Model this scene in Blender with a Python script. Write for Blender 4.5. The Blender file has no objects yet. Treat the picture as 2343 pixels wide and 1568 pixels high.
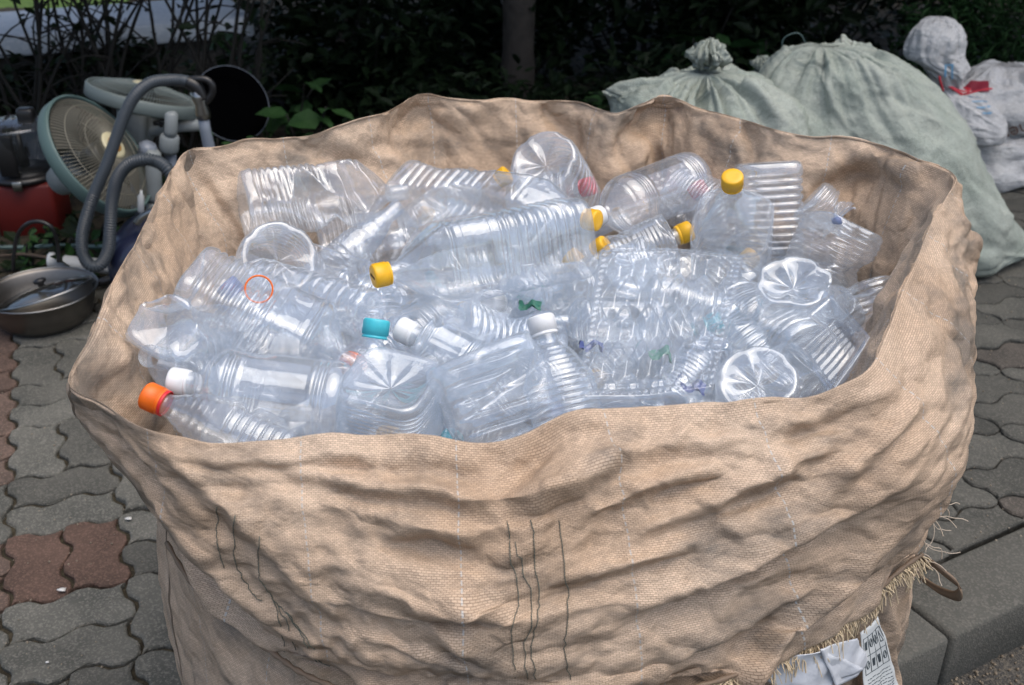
import bpy, math, random
import numpy as np
from mathutils import Vector, Matrix
R_ = math.radians
rng = np.random.default_rng(7)
random.seed(7)
C = bpy.context.scene.collection
sc = bpy.context.scene

# ------------------------------------------------------------------ camera
PITCH, CAMH, FOC = R_(28), 1.45, 2382.0
cam = bpy.data.cameras.new('camera'); cam.sensor_width = 23.6; cam.lens = 24.0
cam.clip_start = 0.05; cam.clip_end = 400
camo = bpy.data.objects.new('camera', cam); C.objects.link(camo)
camo.location = (0, 0, CAMH); camo.rotation_euler = (math.pi/2-PITCH, 0, 0)
cam.dof.use_dof = True; cam.dof.focus_distance = 1.35; cam.dof.aperture_fstop = 5.0
sc.camera = camo

# ------------------------------------------------------------------ light
w = bpy.data.worlds.new('World'); sc.world = w; w.use_nodes = True
nt = w.node_tree; bg = nt.nodes['Background']
sky = nt.nodes.new('ShaderNodeTexSky'); sky.sky_type = 'NISHITA'; sky.sun_disc = False
SUN_EL, SUN_AZ = R_(72), R_(120)      # azimuth measured clockwise from +Y: high, to the right of the camera
sky.sun_elevation = SUN_EL; sky.sun_rotation = SUN_AZ
sky.air_density = 1.0; sky.dust_density = 4.0; sky.ozone_density = 1.0
nt.links.new(sky.outputs[0], bg.inputs[0]); bg.inputs[1].default_value = 0.15
sl = bpy.data.lights.new('sun', 'SUN'); sl.energy = 1.5; sl.angle = R_(75); sl.color = (1, .95, .88)
so = bpy.data.objects.new('sun', sl); C.objects.link(so)
sd = Vector((math.sin(SUN_AZ)*math.cos(SUN_EL), math.cos(SUN_AZ)*math.cos(SUN_EL), math.sin(SUN_EL)))
so.rotation_euler = sd.to_track_quat('Z', 'Y').to_euler(); so.location = (3, -1, 6)
vs = sc.view_settings; sc.display_settings.display_device = 'sRGB'
vs.view_transform = 'Standard'; vs.look = 'None'; vs.gamma = 1; vs.exposure = 0.42; vs.use_curve_mapping = False
sc.cycles.max_bounces = 12; sc.cycles.diffuse_bounces = 6; sc.cycles.glossy_bounces = 5
sc.cycles.transmission_bounces = 6; sc.cycles.transparent_max_bounces = 64
sc.cycles.sample_clamp_indirect = 4.0; sc.cycles.caustics_reflective = True; sc.cycles.caustics_refractive = False
sc.cycles.use_denoising = True

# ------------------------------------------------------------------ helpers
def ray(px, py):
    a = (px-1171)/FOC; b = (784-py)/FOC
    return (a, math.cos(PITCH)+b*math.sin(PITCH), -math.sin(PITCH)+b*math.cos(PITCH))
def atz(px, py, z):
    r = ray(px, py); t = (z-CAMH)/r[2]; return Vector((r[0]*t, r[1]*t, z))
def at(px, py, Y):
    r = ray(px, py); t = Y/r[1]; return Vector((r[0]*t, Y, CAMH+r[2]*t))

def mk(name, V, F, mat=None, parent=None, smooth=True, uv=None):
    """V (n,3) array, F (m,4) array of quads or a list of tuples -> one mesh object"""
    me = bpy.data.meshes.new(name)
    V = np.asarray(V, dtype=np.float32)
    if isinstance(F, np.ndarray):
        k = F.shape[1]; n = len(F)
        me.vertices.add(len(V)); me.vertices.foreach_set('co', V.ravel())
        me.loops.add(n*k); me.loops.foreach_set('vertex_index', F.astype(np.int32).ravel())
        me.polygons.add(n); me.polygons.foreach_set('loop_start', np.arange(0, n*k, k, dtype=np.int32))
        me.update(calc_edges=True); me.validate()
    else:
        me.from_pydata([tuple(map(float, v)) for v in V], [], [tuple(map(int, f)) for f in F]); me.update()
    me.polygons.foreach_set('use_smooth', [smooth]*len(me.polygons))
    if uv is not None:
        l = me.uv_layers.new(name='UVMap')
        idx = np.zeros(len(me.loops), dtype=np.int32); me.loops.foreach_get('vertex_index', idx)
        l.data.foreach_set('uv', np.asarray(uv, dtype=np.float32)[idx].ravel())
    if mat: me.materials.append(mat)
    o = bpy.data.objects.new(name, me); C.objects.link(o)
    if parent: o.parent = parent
    return o

def tag(o, label=None, cat=None, group=None, kind=None):
    if label: o['label'] = label
    if cat: o['category'] = cat
    if group: o['group'] = group
    if kind: o['kind'] = kind
    return o
def thing(name, label, cat, loc=(0, 0, 0), group=None, rot=None):
    o = bpy.data.objects.new(name, None); C.objects.link(o); o.location = loc
    if rot is not None: o.rotation_euler = rot
    o.empty_display_size = .05
    return tag(o, label, cat, group)

def grid_faces(nu, nv, closed_u=True, off=0):
    """verts indexed i*nv + j ; i along u, j along v"""
    iu = nu if closed_u else nu-1
    i, j = np.meshgrid(np.arange(iu), np.arange(nv-1), indexing='ij')
    i2 = (i+1) % nu
    return (np.stack([i*nv+j, i2*nv+j, i2*nv+j+1, i*nv+j+1], -1).reshape(-1, 4)+off)

class MB:
    """collects shapes, then builds ONE mesh"""
    def __init__(s): s.V = []; s.F = []; s.n = 0
    def add(s, V, F):
        V = np.asarray(V, float)
        s.V.append(V); s.F += [tuple(int(a)+s.n for a in f) for f in F]; s.n += len(V); return s
    def box(s, c, d, rot=None, bev=0.0):
        hx, hy, hz = d[0]/2, d[1]/2, d[2]/2
        b = min(bev, hx*.9, hy*.9, hz*.9)
        if b <= 0:
            P = [(x, y, z) for x in (-hx, hx) for y in (-hy, hy) for z in (-hz, hz)]
            F = [(0,1,3,2),(4,6,7,5),(0,4,5,1),(2,3,7,6),(0,2,6,4),(1,5,7,3)]
            return s.xf(P, F, c, rot)
        n = 4; ring = []
        for k, (sx, sy) in enumerate([(1,1),(-1,1),(-1,-1),(1,-1)]):
            for q in range(n):
                a = (k+q/(n-1))*math.pi/2; ring.append((sx*(hx-b)+b*math.cos(a), sy*(hy-b)+b*math.sin(a)))
        prof = [(-hz, b*.9), (-hz+b*.3, b*.3), (-hz+b, 0), (hz-b, 0), (hz-b*.3, b*.3), (hz, b*.9)]
        P = []; m = len(ring)
        for z, ins in prof:
            for x, y in ring:
                P.append((x*(1-ins/hx), y*(1-ins/hy), z))
        F = [(i*m+j, i*m+(j+1) % m, (i+1)*m+(j+1) % m, (i+1)*m+j) for i in range(len(prof)-1) for j in range(m)]
        F += [tuple(reversed(range(m))), tuple(range((len(prof)-1)*m, len(prof)*m))]
        return s.xf(P, F, c, rot)
    def xf(s, P, F, c=(0,0,0), rot=None):
        P = [Vector(p) for p in P]
        if rot is not None: P = [rot @ p for p in P]
        return s.add([p+Vector(c) for p in P], F)
    def lathe(s, prof, seg=32, c=(0,0,0), rot=None, close=True, fn=None):
        P = []; 
        for z, r in prof:
            for k in range(seg):
                a = 2*math.pi*k/seg; rr = r if fn is None else fn(z, r, a)
                P.append((rr*math.cos(a), rr*math.sin(a), z))
        m = len(prof)
        F = [(i*seg+j, i*seg+(j+1) % seg, (i+1)*seg+(j+1) % seg, (i+1)*seg+j) for i in range(m-1) for j in range(seg)]
        if close: F += [tuple(reversed(range(seg))), tuple(range((m-1)*seg, m*seg))]
        return s.xf(P, F, c, rot)
    def tube(s, pts, r, seg=10, caps=True):
        pts = [Vector(p) for p in pts]; n = len(pts)
        rr = list(r) if hasattr(r, '__len__') else [r]*n
        if len(rr) != n: rr = list(np.interp(np.linspace(0, 1, n), np.linspace(0, 1, len(rr)), rr))
        P = []; up = Vector((0, 0, 1)); prev = None
        for i, p in enumerate(pts):
            t = (pts[min(i+1, n-1)]-pts[max(i-1, 0)]).normalized()
            if prev is None:
                a = t.cross(up) if abs(t.z) < .95 else t.cross(Vector((1, 0, 0)))
            else: a = prev - t*prev.dot(t)
            a.normalize(); prev = a; b = t.cross(a)
            for k in range(seg):
                an = 2*math.pi*k/seg; P.append(p+(a*math.cos(an)+b*math.sin(an))*rr[i])
        F = [(i*seg+j, i*seg+(j+1) % seg, (i+1)*seg+(j+1) % seg, (i+1)*seg+j) for i in range(n-1) for j in range(seg)]
        if caps: F += [tuple(reversed(range(seg))), tuple(range((n-1)*seg, n*seg))]
        return s.add(P, F)
    def build(s, name, mat, parent=None, smooth=True):
        V = np.concatenate(s.V); return mk(name, V, s.F, mat, parent, smooth)

def spline(pts, n, closed=False):
    """Catmull-Rom through pts (k,d) -> (n,d)"""
    P = np.asarray(pts, float); k = len(P)
    if closed: t = np.linspace(0, k, n, endpoint=False)
    else: t = np.linspace(0, k-1, n)
    i = np.floor(t).astype(int); f = (t-i)[:, None]
    def g(j): return P[j % k] if closed else P[np.clip(j, 0, k-1)]
    p0, p1, p2, p3 = g(i-1), g(i), g(i+1), g(i+2)
    return .5*((2*p1)+(-p0+p2)*f+(2*p0-5*p1+4*p2-p3)*f*f+(-p0+3*p1-3*p2+p3)*f**3)

def axis_rot(d, roll=0.0, ref=None):
    """matrix whose Z is along d"""
    z = Vector(d).normalized()
    r = Vector(ref) if ref is not None else Vector((0, 0, 1))
    if abs(z.dot(r)) > .97: r = Vector((0, 1, 0))
    x = r.cross(z).normalized(); y = z.cross(x)
    M = Matrix((x, y, z)).transposed()
    return M @ Matrix.Rotation(roll, 3, 'Z')

def vnoise(P, scale, seed, octaves=3):
    """cheap smooth noise from sums of warped sines; P (n,3) -> (n,)"""
    r = np.random.default_rng(seed); out = np.zeros(len(P)); a = 1.0; tot = 0
    Q = P*scale
    for o in range(octaves):
        for _ in range(3):
            d = r.normal(size=3); d /= np.linalg.norm(d); ph = r.uniform(0, 6.28)
            d2 = r.normal(size=3); ph2 = r.uniform(0, 6.28)
            out += a*np.sin(Q@d*2.3+ph+1.3*np.sin(Q@d2*1.1+ph2)); tot += a
        Q = Q*2.03; a *= .5
    return out/tot*1.6

# ------------------------------------------------------------------ materials
def mat(name, col=(.5,.5,.5), rough=.6, metal=0.0, spec=.5, noise=None, bump=0.0, bscale=60, coat=0.0, trans=0.0):
    m = bpy.data.materials.new(name); m.use_nodes = True; n = m.node_tree.nodes; L = m.node_tree.links
    b = n['Principled BSDF']; b.inputs['Base Color'].default_value = (*col, 1); b.inputs['Roughness'].default_value = rough
    b.inputs['Metallic'].default_value = metal; b.inputs['Specular IOR Level'].default_value = spec
    b.inputs['Coat Weight'].default_value = coat; b.inputs['Transmission Weight'].default_value = trans
    tc = n.new('ShaderNodeTexCoord')
    if noise:
        c2, sc_, amt = noise
        t = n.new('ShaderNodeTexNoise'); t.inputs['Scale'].default_value = sc_; t.inputs['Detail'].default_value = 6
        L.new(tc.outputs['Object'], t.inputs['Vector'])
        rp = n.new('ShaderNodeValToRGB'); rp.color_ramp.elements[0].position = .5-amt; rp.color_ramp.elements[1].position = .5+amt
        rp.color_ramp.elements[0].color = (*col, 1); rp.color_ramp.elements[1].color = (*c2, 1)
        L.new(t.outputs[0], rp.inputs[0]); L.new(rp.outputs[0], b.inputs['Base Color'])
    if bump:
        t = n.new('ShaderNodeTexNoise'); t.inputs['Scale'].default_value = bscale; t.inputs['Detail'].default_value = 5
        L.new(tc.outputs['Object'], t.inputs['Vector'])
        bp = n.new('ShaderNodeBump'); bp.inputs['Strength'].default_value = bump; bp.inputs['Distance'].default_value = .01
        L.new(t.outputs[0], bp.inputs['Height']); L.new(bp.outputs[0], b.inputs['Normal'])
    return m

def math_node(n, L, op, a, b=None, c=None, clamp=False):
    x = n.new('ShaderNodeMath'); x.operation = op; x.use_clamp = clamp
    for i, v in enumerate((a, b, c)):
        if v is None: continue
        if isinstance(v, (int, float)): x.inputs[i].default_value = v
        else: L.new(v, x.inputs[i])
    return x.outputs[0]

def pet(name, tint=(.988,.992,.996), haze=.13, f0=.16, rough=.045, hazecol=(.88,.945,1.0), bmp=.13):
    """thin clear plastic wall: lets light straight through, mirrors more at a glancing angle, faint scuffed haze"""
    m = bpy.data.materials.new(name); m.use_nodes = True; n = m.node_tree.nodes; L = m.node_tree.links
    n.remove(n['Principled BSDF']); out = n['Material Output']
    tc = n.new('ShaderNodeTexCoord')
    t = n.new('ShaderNodeTexNoise'); t.inputs['Scale'].default_value = 34; t.inputs['Detail'].default_value = 4; t.inputs['Distortion'].default_value = .6
    L.new(tc.outputs['Object'], t.inputs['Vector'])
    bp = n.new('ShaderNodeBump'); bp.inputs['Strength'].default_value = bmp; bp.inputs['Distance'].default_value = .006
    L.new(t.outputs[0], bp.inputs['Height'])
    lw = n.new('ShaderNodeLayerWeight'); lw.inputs['Blend'].default_value = .5; L.new(bp.outputs[0], lw.inputs['Normal'])
    f = math_node(n, L, 'POWER', lw.outputs['Facing'], 3.2)
    f = math_node(n, L, 'MULTIPLY_ADD', f, .62, f0, clamp=True)
    tr = n.new('ShaderNodeBsdfTransparent')
    mx = n.new('ShaderNodeMix'); mx.data_type = 'RGBA'
    mx.inputs[6].default_value = (*tint, 1); mx.inputs[7].default_value = (tint[0]*.84, tint[1]*.87, tint[2]*.92, 1)
    L.new(math_node(n, L, 'POWER', lw.outputs['Facing'], 2.5), mx.inputs[0]); L.new(mx.outputs[2], tr.inputs[0])
    gl = n.new('ShaderNodeBsdfGlossy'); gl.inputs['Roughness'].default_value = rough; gl.inputs['Color'].default_value = (.93,.965,1,1)
    L.new(bp.outputs[0], gl.inputs['Normal'])
    s1 = n.new('ShaderNodeMixShader'); L.new(f, s1.inputs[0]); L.new(tr.outputs[0], s1.inputs[1]); L.new(gl.outputs[0], s1.inputs[2])
    df = n.new('ShaderNodeBsdfDiffuse'); df.inputs[0].default_value = (*hazecol, 1)
    tl = n.new('ShaderNodeBsdfTranslucent'); tl.inputs[0].default_value = (*hazecol, 1)
    s2 = n.new('ShaderNodeMixShader'); s2.inputs[0].default_value = .5; L.new(df.outputs[0], s2.inputs[1]); L.new(tl.outputs[0], s2.inputs[2])
    t2 = n.new('ShaderNodeTexNoise'); t2.inputs['Scale'].default_value = 12; t2.inputs['Detail'].default_value = 5
    L.new(tc.outputs['Object'], t2.inputs['Vector'])
    hz = math_node(n, L, 'MULTIPLY', t2.outputs[0], haze*2, clamp=True)
    s3 = n.new('ShaderNodeMixShader'); L.new(hz, s3.inputs[0]); L.new(s1.outputs[0], s3.inputs[1]); L.new(s2.outputs[0], s3.inputs[2])
    L.new(s3.outputs[0], out.inputs['Surface'])
    return m

def weave_mat(name, col, col2, stain, threads=True, cell=(.0046, .0023), bumpd=.0012, stain_amt=.72, rough=.52, crumple=((8, 1.7, -.5, .011, 1.3), (12, 1.5, .7, .008, 4.7), (28, 1.4, -.9, .0028, 8.1))):
    m = bpy.data.materials.new(name); m.use_nodes = True; n = m.node_tree.nodes; L = m.node_tree.links
    b = n['Principled BSDF']; b.inputs['Roughness'].default_value = rough; b.inputs['Specular IOR Level'].default_value = .35
    tc = n.new('ShaderNodeTexCoord'); uv = tc.outputs['UV']
    # cloth tone
    t = n.new('ShaderNodeTexNoise'); t.inputs['Scale'].default_value = 5; t.inputs['Detail'].default_value = 7; L.new(uv, t.inputs['Vector'])
    rp = n.new('ShaderNodeValToRGB'); e = rp.color_ramp.elements; e[0].position = .35; e[1].position = .68
    e[0].color = (*col, 1); e[1].color = (*col2, 1); L.new(t.outputs[0], rp.inputs[0])
    # grime smudges
    t2 = n.new('ShaderNodeTexNoise'); t2.inputs['Scale'].default_value = 3.4; t2.inputs['Detail'].default_value = 8; t2.inputs['Roughness'].default_value = .62
    mp = n.new('ShaderNodeMapping'); mp.inputs['Location'].default_value = (3.1, 7.7, 1.2); mp.inputs['Scale'].default_value = (1.6, 2.6, 1); L.new(uv, mp.inputs[0]); L.new(mp.outputs[0], t2.inputs['Vector'])
    rp2 = n.new('ShaderNodeValToRGB'); e = rp2.color_ramp.elements; e[0].position = .50; e[1].position = .66
    e[0].color = (0, 0, 0, 1); e[1].color = (stain_amt,)*3+(1,); L.new(t2.outputs[0], rp2.inputs[0])
    mx = n.new('ShaderNodeMix'); mx.data_type = 'RGBA'; L.new(rp2.outputs[0], mx.inputs[0]); L.new(rp.outputs[0], mx.inputs[6]); mx.inputs[7].default_value = (*stain, 1)
    colr = mx.outputs[2]
    sx = n.new('ShaderNodeSeparateXYZ'); L.new(uv, sx.inputs[0])
    # tape weave
    br = n.new('ShaderNodeTexBrick'); br.offset = .5; br.inputs['Scale'].default_value = 1.0
    br.inputs['Brick Width'].default_value = cell[0]; br.inputs['Row Height'].default_value = cell[1]; br.inputs['Mortar Size'].default_value = cell[1]*.17
    br.inputs['Mortar Smooth'].default_value = 1.0; br.inputs['Color1'].default_value = (1,1,1,1); br.inputs['Color2'].default_value = (.74,.74,.74,1)
    br.inputs['Mortar'].default_value = (.30,.27,.24,1); L.new(uv, br.inputs['Vector'])
    m2 = n.new('ShaderNodeMix'); m2.data_type = 'RGBA'; m2.blend_type = 'MULTIPLY'; m2.inputs[0].default_value = .85
    L.new(colr, m2.inputs[6]); L.new(br.outputs[0], m2.inputs[7]); colr = m2.outputs[2]
    if threads:
        f = math_node(n, L, 'FRACT', math_node(n, L, 'DIVIDE', math_node(n, L, 'ADD', sx.outputs[0], .03), .155))
        on = math_node(n, L, 'LESS_THAN', f, .009)
        dash = math_node(n, L, 'LESS_THAN', math_node(n, L, 'FRACT', math_node(n, L, 'DIVIDE', sx.outputs[1], .009)), .62)
        on = math_node(n, L, 'MULTIPLY', math_node(n, L, 'MULTIPLY', on, dash), .5)
        m3 = n.new('ShaderNodeMix'); m3.data_type = 'RGBA'; L.new(on, m3.inputs[0]); L.new(colr, m3.inputs[6]); m3.inputs[7].default_value = (.50,.58,.62,1)
        colr = m3.outputs[2]
    L.new(colr, b.inputs['Base Color'])
    bp = n.new('ShaderNodeBump'); bp.inputs['Strength'].default_value = .55; bp.inputs['Distance'].default_value = bumpd
    L.new(br.outputs['Fac'], bp.inputs['Height']); bp.invert = True
    t3 = n.new('ShaderNodeTexNoise'); t3.inputs['Scale'].default_value = 34; t3.inputs['Detail'].default_value = 7; t3.inputs['Distortion'].default_value = .8; L.new(uv, t3.inputs['Vector'])
    bp2 = n.new('ShaderNodeBump'); bp2.inputs['Strength'].default_value = .5; bp2.inputs['Distance'].default_value = .008
    L.new(t3.outputs[0], bp2.inputs['Height']); L.new(bp.outputs[0], bp2.inputs['Normal'])
    last = bp2
    for (sc_, st, rot, dist, seed) in crumple:
        wn_ = n.new('ShaderNodeTexNoise'); wn_.inputs['Scale'].default_value = sc_*.35; wn_.inputs['Detail'].default_value = 3; L.new(uv, wn_.inputs['Vector'])
        vm = n.new('ShaderNodeVectorMath'); vm.operation = 'MULTIPLY_ADD'; vm.inputs[1].default_value = (1.6/sc_, 1.6/sc_, 0); L.new(wn_.outputs['Color'], vm.inputs[0]); L.new(uv, vm.inputs[2])
        mp_ = n.new('ShaderNodeMapping'); mp_.inputs['Rotation'].default_value = (0, 0, rot); mp_.inputs['Location'].default_value = (seed, seed*.7, 0); mp_.inputs['Scale'].default_value = (sc_, sc_*st, 1); L.new(vm.outputs[0], mp_.inputs[0])
        vo = n.new('ShaderNodeTexVoronoi'); vo.voronoi_dimensions = '2D'; vo.inputs['Scale'].default_value = 1.0; L.new(mp_.outputs[0], vo.inputs['Vector'])
        bq = n.new('ShaderNodeBump'); bq.inputs['Strength'].default_value = .8; bq.inputs['Distance'].default_value = dist; L.new(vo.outputs['Distance'], bq.inputs['Height']); L.new(last.outputs[0], bq.inputs['Normal']); last = bq
    L.new(last.outputs[0], b.inputs['Normal'])
    tl = n.new('ShaderNodeBsdfTranslucent'); L.new(colr, tl.inputs['Color']); L.new(last.outputs[0], tl.inputs['Normal'])
    ms = n.new('ShaderNodeMixShader'); ms.inputs[0].default_value = .08; L.new(b.outputs[0], ms.inputs[1]); L.new(tl.outputs[0], ms.inputs[2]); L.new(ms.outputs[0], n['Material Output'].inputs['Surface'])
    return m

M = {}
M['jute'] = weave_mat('tan_woven_cloth', (.585,.425,.295), (.73,.565,.42), (.12,.12,.11))
M['pet'] = pet('clear_plastic')
M['pet_tray'] = pet('moulded_clear_plastic', bmp=.02, haze=.14, f0=.09, rough=.08)
M['pet_frost'] = pet('scuffed_clear_plastic', haze=.18, rough=.09)
M['pet_blue'] = pet('bluish_clear_plastic', tint=(.96,.98,.995), haze=.13, hazecol=(.75,.84,.98))
M['pet_film'] = pet('clear_film', haze=.16, f0=.07, rough=.1)
def capmat(n_, c): return mat(n_, c, .38, spec=.5, noise=(tuple(min(1, x*.8) for x in c), 60, .3))
M['yellow'] = capmat('yellow_cap_plastic', (.86,.47,.015)); M['orange'] = capmat('orange_cap_plastic', (.85,.16,.01))
M['white_cap'] = capmat('white_cap_plastic', (.78,.8,.82)); M['teal'] = capmat('teal_cap_plastic', (.06,.52,.62))
M['red'] = capmat('red_cap_plastic', (.65,.02,.03)); M['ink'] = mat('dark_print', (.06,.03,.02), .6)
M['bluewrap'] = capmat('blue_plastic', (.07,.10,.28)); M['greenwrap'] = capmat('green_plastic', (.05,.22,.15))
M['sack_green'] = weave_mat('pale_green_woven_sack', (.38,.44,.385), (.47,.52,.465), (.22,.24,.21), threads=False, cell=(.008,.004), stain_amt=.35, rough=.45, crumple=((6, 1.6, 1.2, .006, 1.3), (12, 1.5, .4, .002, 4.7)))
M['sack_white'] = weave_mat('white_woven_sack', (.60,.62,.63), (.70,.71,.72), (.33,.33,.31), threads=False, cell=(.008,.004), stain_amt=.25, rough=.35, crumple=((9, 2.2, 1.2, .009, 1.3), (20, 1.8, .4, .003, 4.7)))

# ------------------------------------------------------------------ cloth relaxation: excess cloth buckles into folds
def relax(X, Ctl, closed, exu, exv, d1=0., d2=0., it=60, pull=.02, bend=.35, seed=0, noise=.004, pin=None, nscale=14):
    """X, Ctl: (nu,nv,3). rest lengths come from Ctl times (1+excess); returns buckled X"""
    nu, nv = X.shape[:2]
    def ctl_len(du, dv):
        A = Ctl if closed else Ctl
        B = np.roll(A, -du, 0) if du else A
        if dv > 0: return np.linalg.norm(B[:, dv:]-A[:, :-dv], axis=2)
        if dv < 0: return np.linalg.norm(B[:, :dv]-A[:, -dv:], axis=2)
        return np.linalg.norm(B-A, axis=2)
    cons = []
    def addc(du, dv, ex, k):
        l = ctl_len(du, dv)
        e = ex if np.isscalar(ex) else (ex[:, :l.shape[1]])
        l = l*(1+e)
        wgt = np.ones_like(l)*k
        if not closed and du: wgt[-du:] = 0
        cons.append((du, dv, l, wgt))
    addc(1, 0, exu, 1.); addc(0, 1, exv, 1.)
    em = (exu+exv)/2
    addc(1, 1, em+d1, .6); addc(1, -1, em+d2, .6)
    addc(2, 0, exu*.9, bend); addc(0, 2, exv*.9, bend)
    # normals for starting noise
    def normals(A):
        a = np.roll(A, -1, 0)-np.roll(A, 1, 0)
        if not closed: a[0] = A[1]-A[0]; a[-1] = A[-1]-A[-2]
        b_ = np.gradient(A, axis=1); c = np.cross(a, b_); return c/(np.linalg.norm(c, axis=2, keepdims=True)+1e-9)
    N = normals(Ctl)
    nz = vnoise(X.reshape(-1, 3), nscale, seed, 4).reshape(nu, nv)
    X = X+N*(nz*noise)[..., None]
    cnt = np.zeros((nu, nv))
    for du, dv, l, wg in cons:
        if dv > 0: s1, s2 = np.s_[:, :-dv], np.s_[:, dv:]
        elif dv < 0: s1, s2 = np.s_[:, -dv:], np.s_[:, :dv]
        else: s1 = s2 = np.s_[:, :]
        cnt[s1] += wg; t = np.zeros((nu, nv)); t[s2] = wg; cnt += np.roll(t, du, 0)
    cnt = np.maximum(cnt, 1)[..., None]
    for k in range(it):
        D = np.zeros_like(X)
        for du, dv, l, wg in cons:
            B = np.roll(X, -du, 0) if du else X
            if dv > 0: s1, s2 = np.s_[:, :-dv], np.s_[:, dv:]
            elif dv < 0: s1, s2 = np.s_[:, -dv:], np.s_[:, :dv]
            else: s1 = s2 = np.s_[:, :]
            d = B[s2]-X[s1]; ln = np.linalg.norm(d, axis=2)+1e-9
            cr = d*(((ln-l)/ln)*wg*.5)[..., None]
            D[s1] += cr; t = np.zeros_like(X); t[s2] = cr; D -= (np.roll(t, du, 0) if du else t)
        X = X+D/cnt*1.7
        pl = pull if pin is None else np.maximum(pull, pin)[..., None]
        X = X+(Ctl-X)*pl
    return X

def lat2(u, v, seed):
    """smooth 2-D lattice noise in -1..1"""
    r = np.random.default_rng(seed); G = r.uniform(-1, 1, (256, 256)); iu, iv = np.floor(u).astype(int), np.floor(v).astype(int); fu, fv = u-iu, v-iv
    fu = fu**3*(fu*(fu*6-15)+10); fv = fv**3*(fv*(fv*6-15)+10); g = lambda a, b: G[a % 256, b % 256]
    return (g(iu, iv)*(1-fu)+g(iu+1, iv)*fu)*(1-fv)+(g(iu, iv+1)*(1-fu)+g(iu+1, iv+1)*fu)*fv
def crease(u, v, ang, lo, sh, seed, warp=.6):
    """long sharp folds running along direction ang; lo, sh = wavelength along and across (metres)"""
    c, s = np.cos(ang), np.sin(ang); a, b = u*c+v*s, -u*s+v*c
    w1 = lat2(a/lo*.7+9, b/lo*1.3, seed+1)*warp; w2 = lat2(a/lo*.8, b/lo*1.1+5, seed+2)*warp
    n1 = lat2(a/lo+w1, b/sh+w2*lo/sh*.35, seed+3); n2 = lat2(a/lo*.8+31+w2, b/sh*.8+17+w1*lo/sh*.3, seed+4)
    r1 = 1-np.clip(np.abs(n1)*2.6, 0, 1); r2 = np.clip(np.abs(n2)*2.0, 0, 1)
    return r1**.95*1.0-(1-r2)**1.0*.75+n1*.3

def upsample(X, closed):
    nu, nv = X.shape[:2]
    Y = np.zeros((nu*2 if closed else nu*2-1, nv, 3))
    nxt = np.roll(X, -1, 0)
    Y[0::2] = X; mid = .5*(X+nxt)
    if closed: 
        # smooth midpoint
        mid = (-(np.roll(X, 1, 0))+9*X+9*nxt-np.roll(X, -2, 0))/16
        Y[1::2] = mid
    else: Y[1::2] = mid[:-1]
    Z = np.zeros((Y.shape[0], nv*2-1, 3)); Z[:, 0::2] = Y; Z[:, 1::2] = .5*(Y[:, :-1]+Y[:, 1:])
    return Z

#@@BAG
# ================================================================== THE BIG TAN BAG
rim_px = [(160,885,.90),(232,925,.897),(310,975,.892),(395,1004,.89),(550,996,.89),(700,990,.89),(850,988,.89),(1000,1004,.885),(1150,1004,.882),(1255,968,.893),
 (1350,938,.90),(1500,928,.90),(1700,910,.905),(1880,886,.91),(1978,858,.915),(2030,760,.93),(2066,655,.943),(2092,600,.95),(2135,500,.955),
 (2185,405,.96),(2100,359,.965),(1990,322,.965),(1900,310,.967),(1800,298,.968),(1700,274,.97),(1600,246,.975),(1515,221,.98),(1440,250,.97),(1400,258,.965),(1340,235,.968),
 (1290,226,.97),(1200,228,.97),(1080,229,.972),(975,221,.975),(920,238,.97),(860,270,.967),(700,304,.965),(560,325,.965),(425,355,.965),
 (378,430,.955),(330,520,.945),(285,610,.935),(240,690,.925),(200,768,.915),(168,828,.905)]
rim = np.array([atz(*p) for p in rim_px])
seam_px = [(345,1160),(395,1240),(448,1325),(573,1439),(640,1490),(697,1529),(800,1568),(950,1600),(1171,1612),(1300,1605),(1420,1590),(1633,1545),(1844,1461),(1936,1398),(2010,1330),(2060,1285),(2106,1250)]
seam_front = [tuple(atz(x, y, .62)) for x, y in seam_px]
seam_rest = [(.545,1.10,.62),(.575,1.20,.62),(.60,1.34,.62),(.60,1.50,.62),(.57,1.66,.62),(.52,1.76,.62),(.46,1.82,.62),(.38,1.87,.62),(.30,1.90,.62),(.24,1.91,.62),(.19,1.91,.62),(.14,1.91,.62),
 (.09,1.915,.62),(.03,1.92,.62),(-.05,1.92,.62),(-.12,1.91,.62),(-.18,1.90,.62),(-.25,1.87,.62),(-.34,1.82,.62),(-.42,1.74,.62),(-.49,1.62,.62),(-.52,1.52,.62),(-.53,1.43,.62),(-.53,1.36,.62),(-.525,1.30,.62),(-.515,1.24,.62),(-.505,1.18,.62)]
seam = np.array(seam_front+seam_rest)
K = len(rim)
# resample seam to the rim's station count keeping order
seam = spline(seam, 44*20, True)
arc = np.linalg.norm(np.roll(seam, -1, 0)-seam, axis=1); arc = np.concatenate([[0], np.cumsum(arc)]); tot = arc[-1]
NU = 176
rimS = spline(rim, K*24, True)
ra = np.linalg.norm(np.roll(rimS, -1, 0)-rimS, axis=1); ra = np.concatenate([[0], np.cumsum(ra)]); rt = ra[-1]
def samp(curve, a, tt, s):
    cc = np.concatenate([curve, curve[:1]]); return np.stack([np.interp(s*tt, a, cc[:, k]) for k in range(3)], 1)
s_ = np.linspace(0, 1, NU, endpoint=False)
Rm = samp(rimS, ra, rt, s_)
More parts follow.
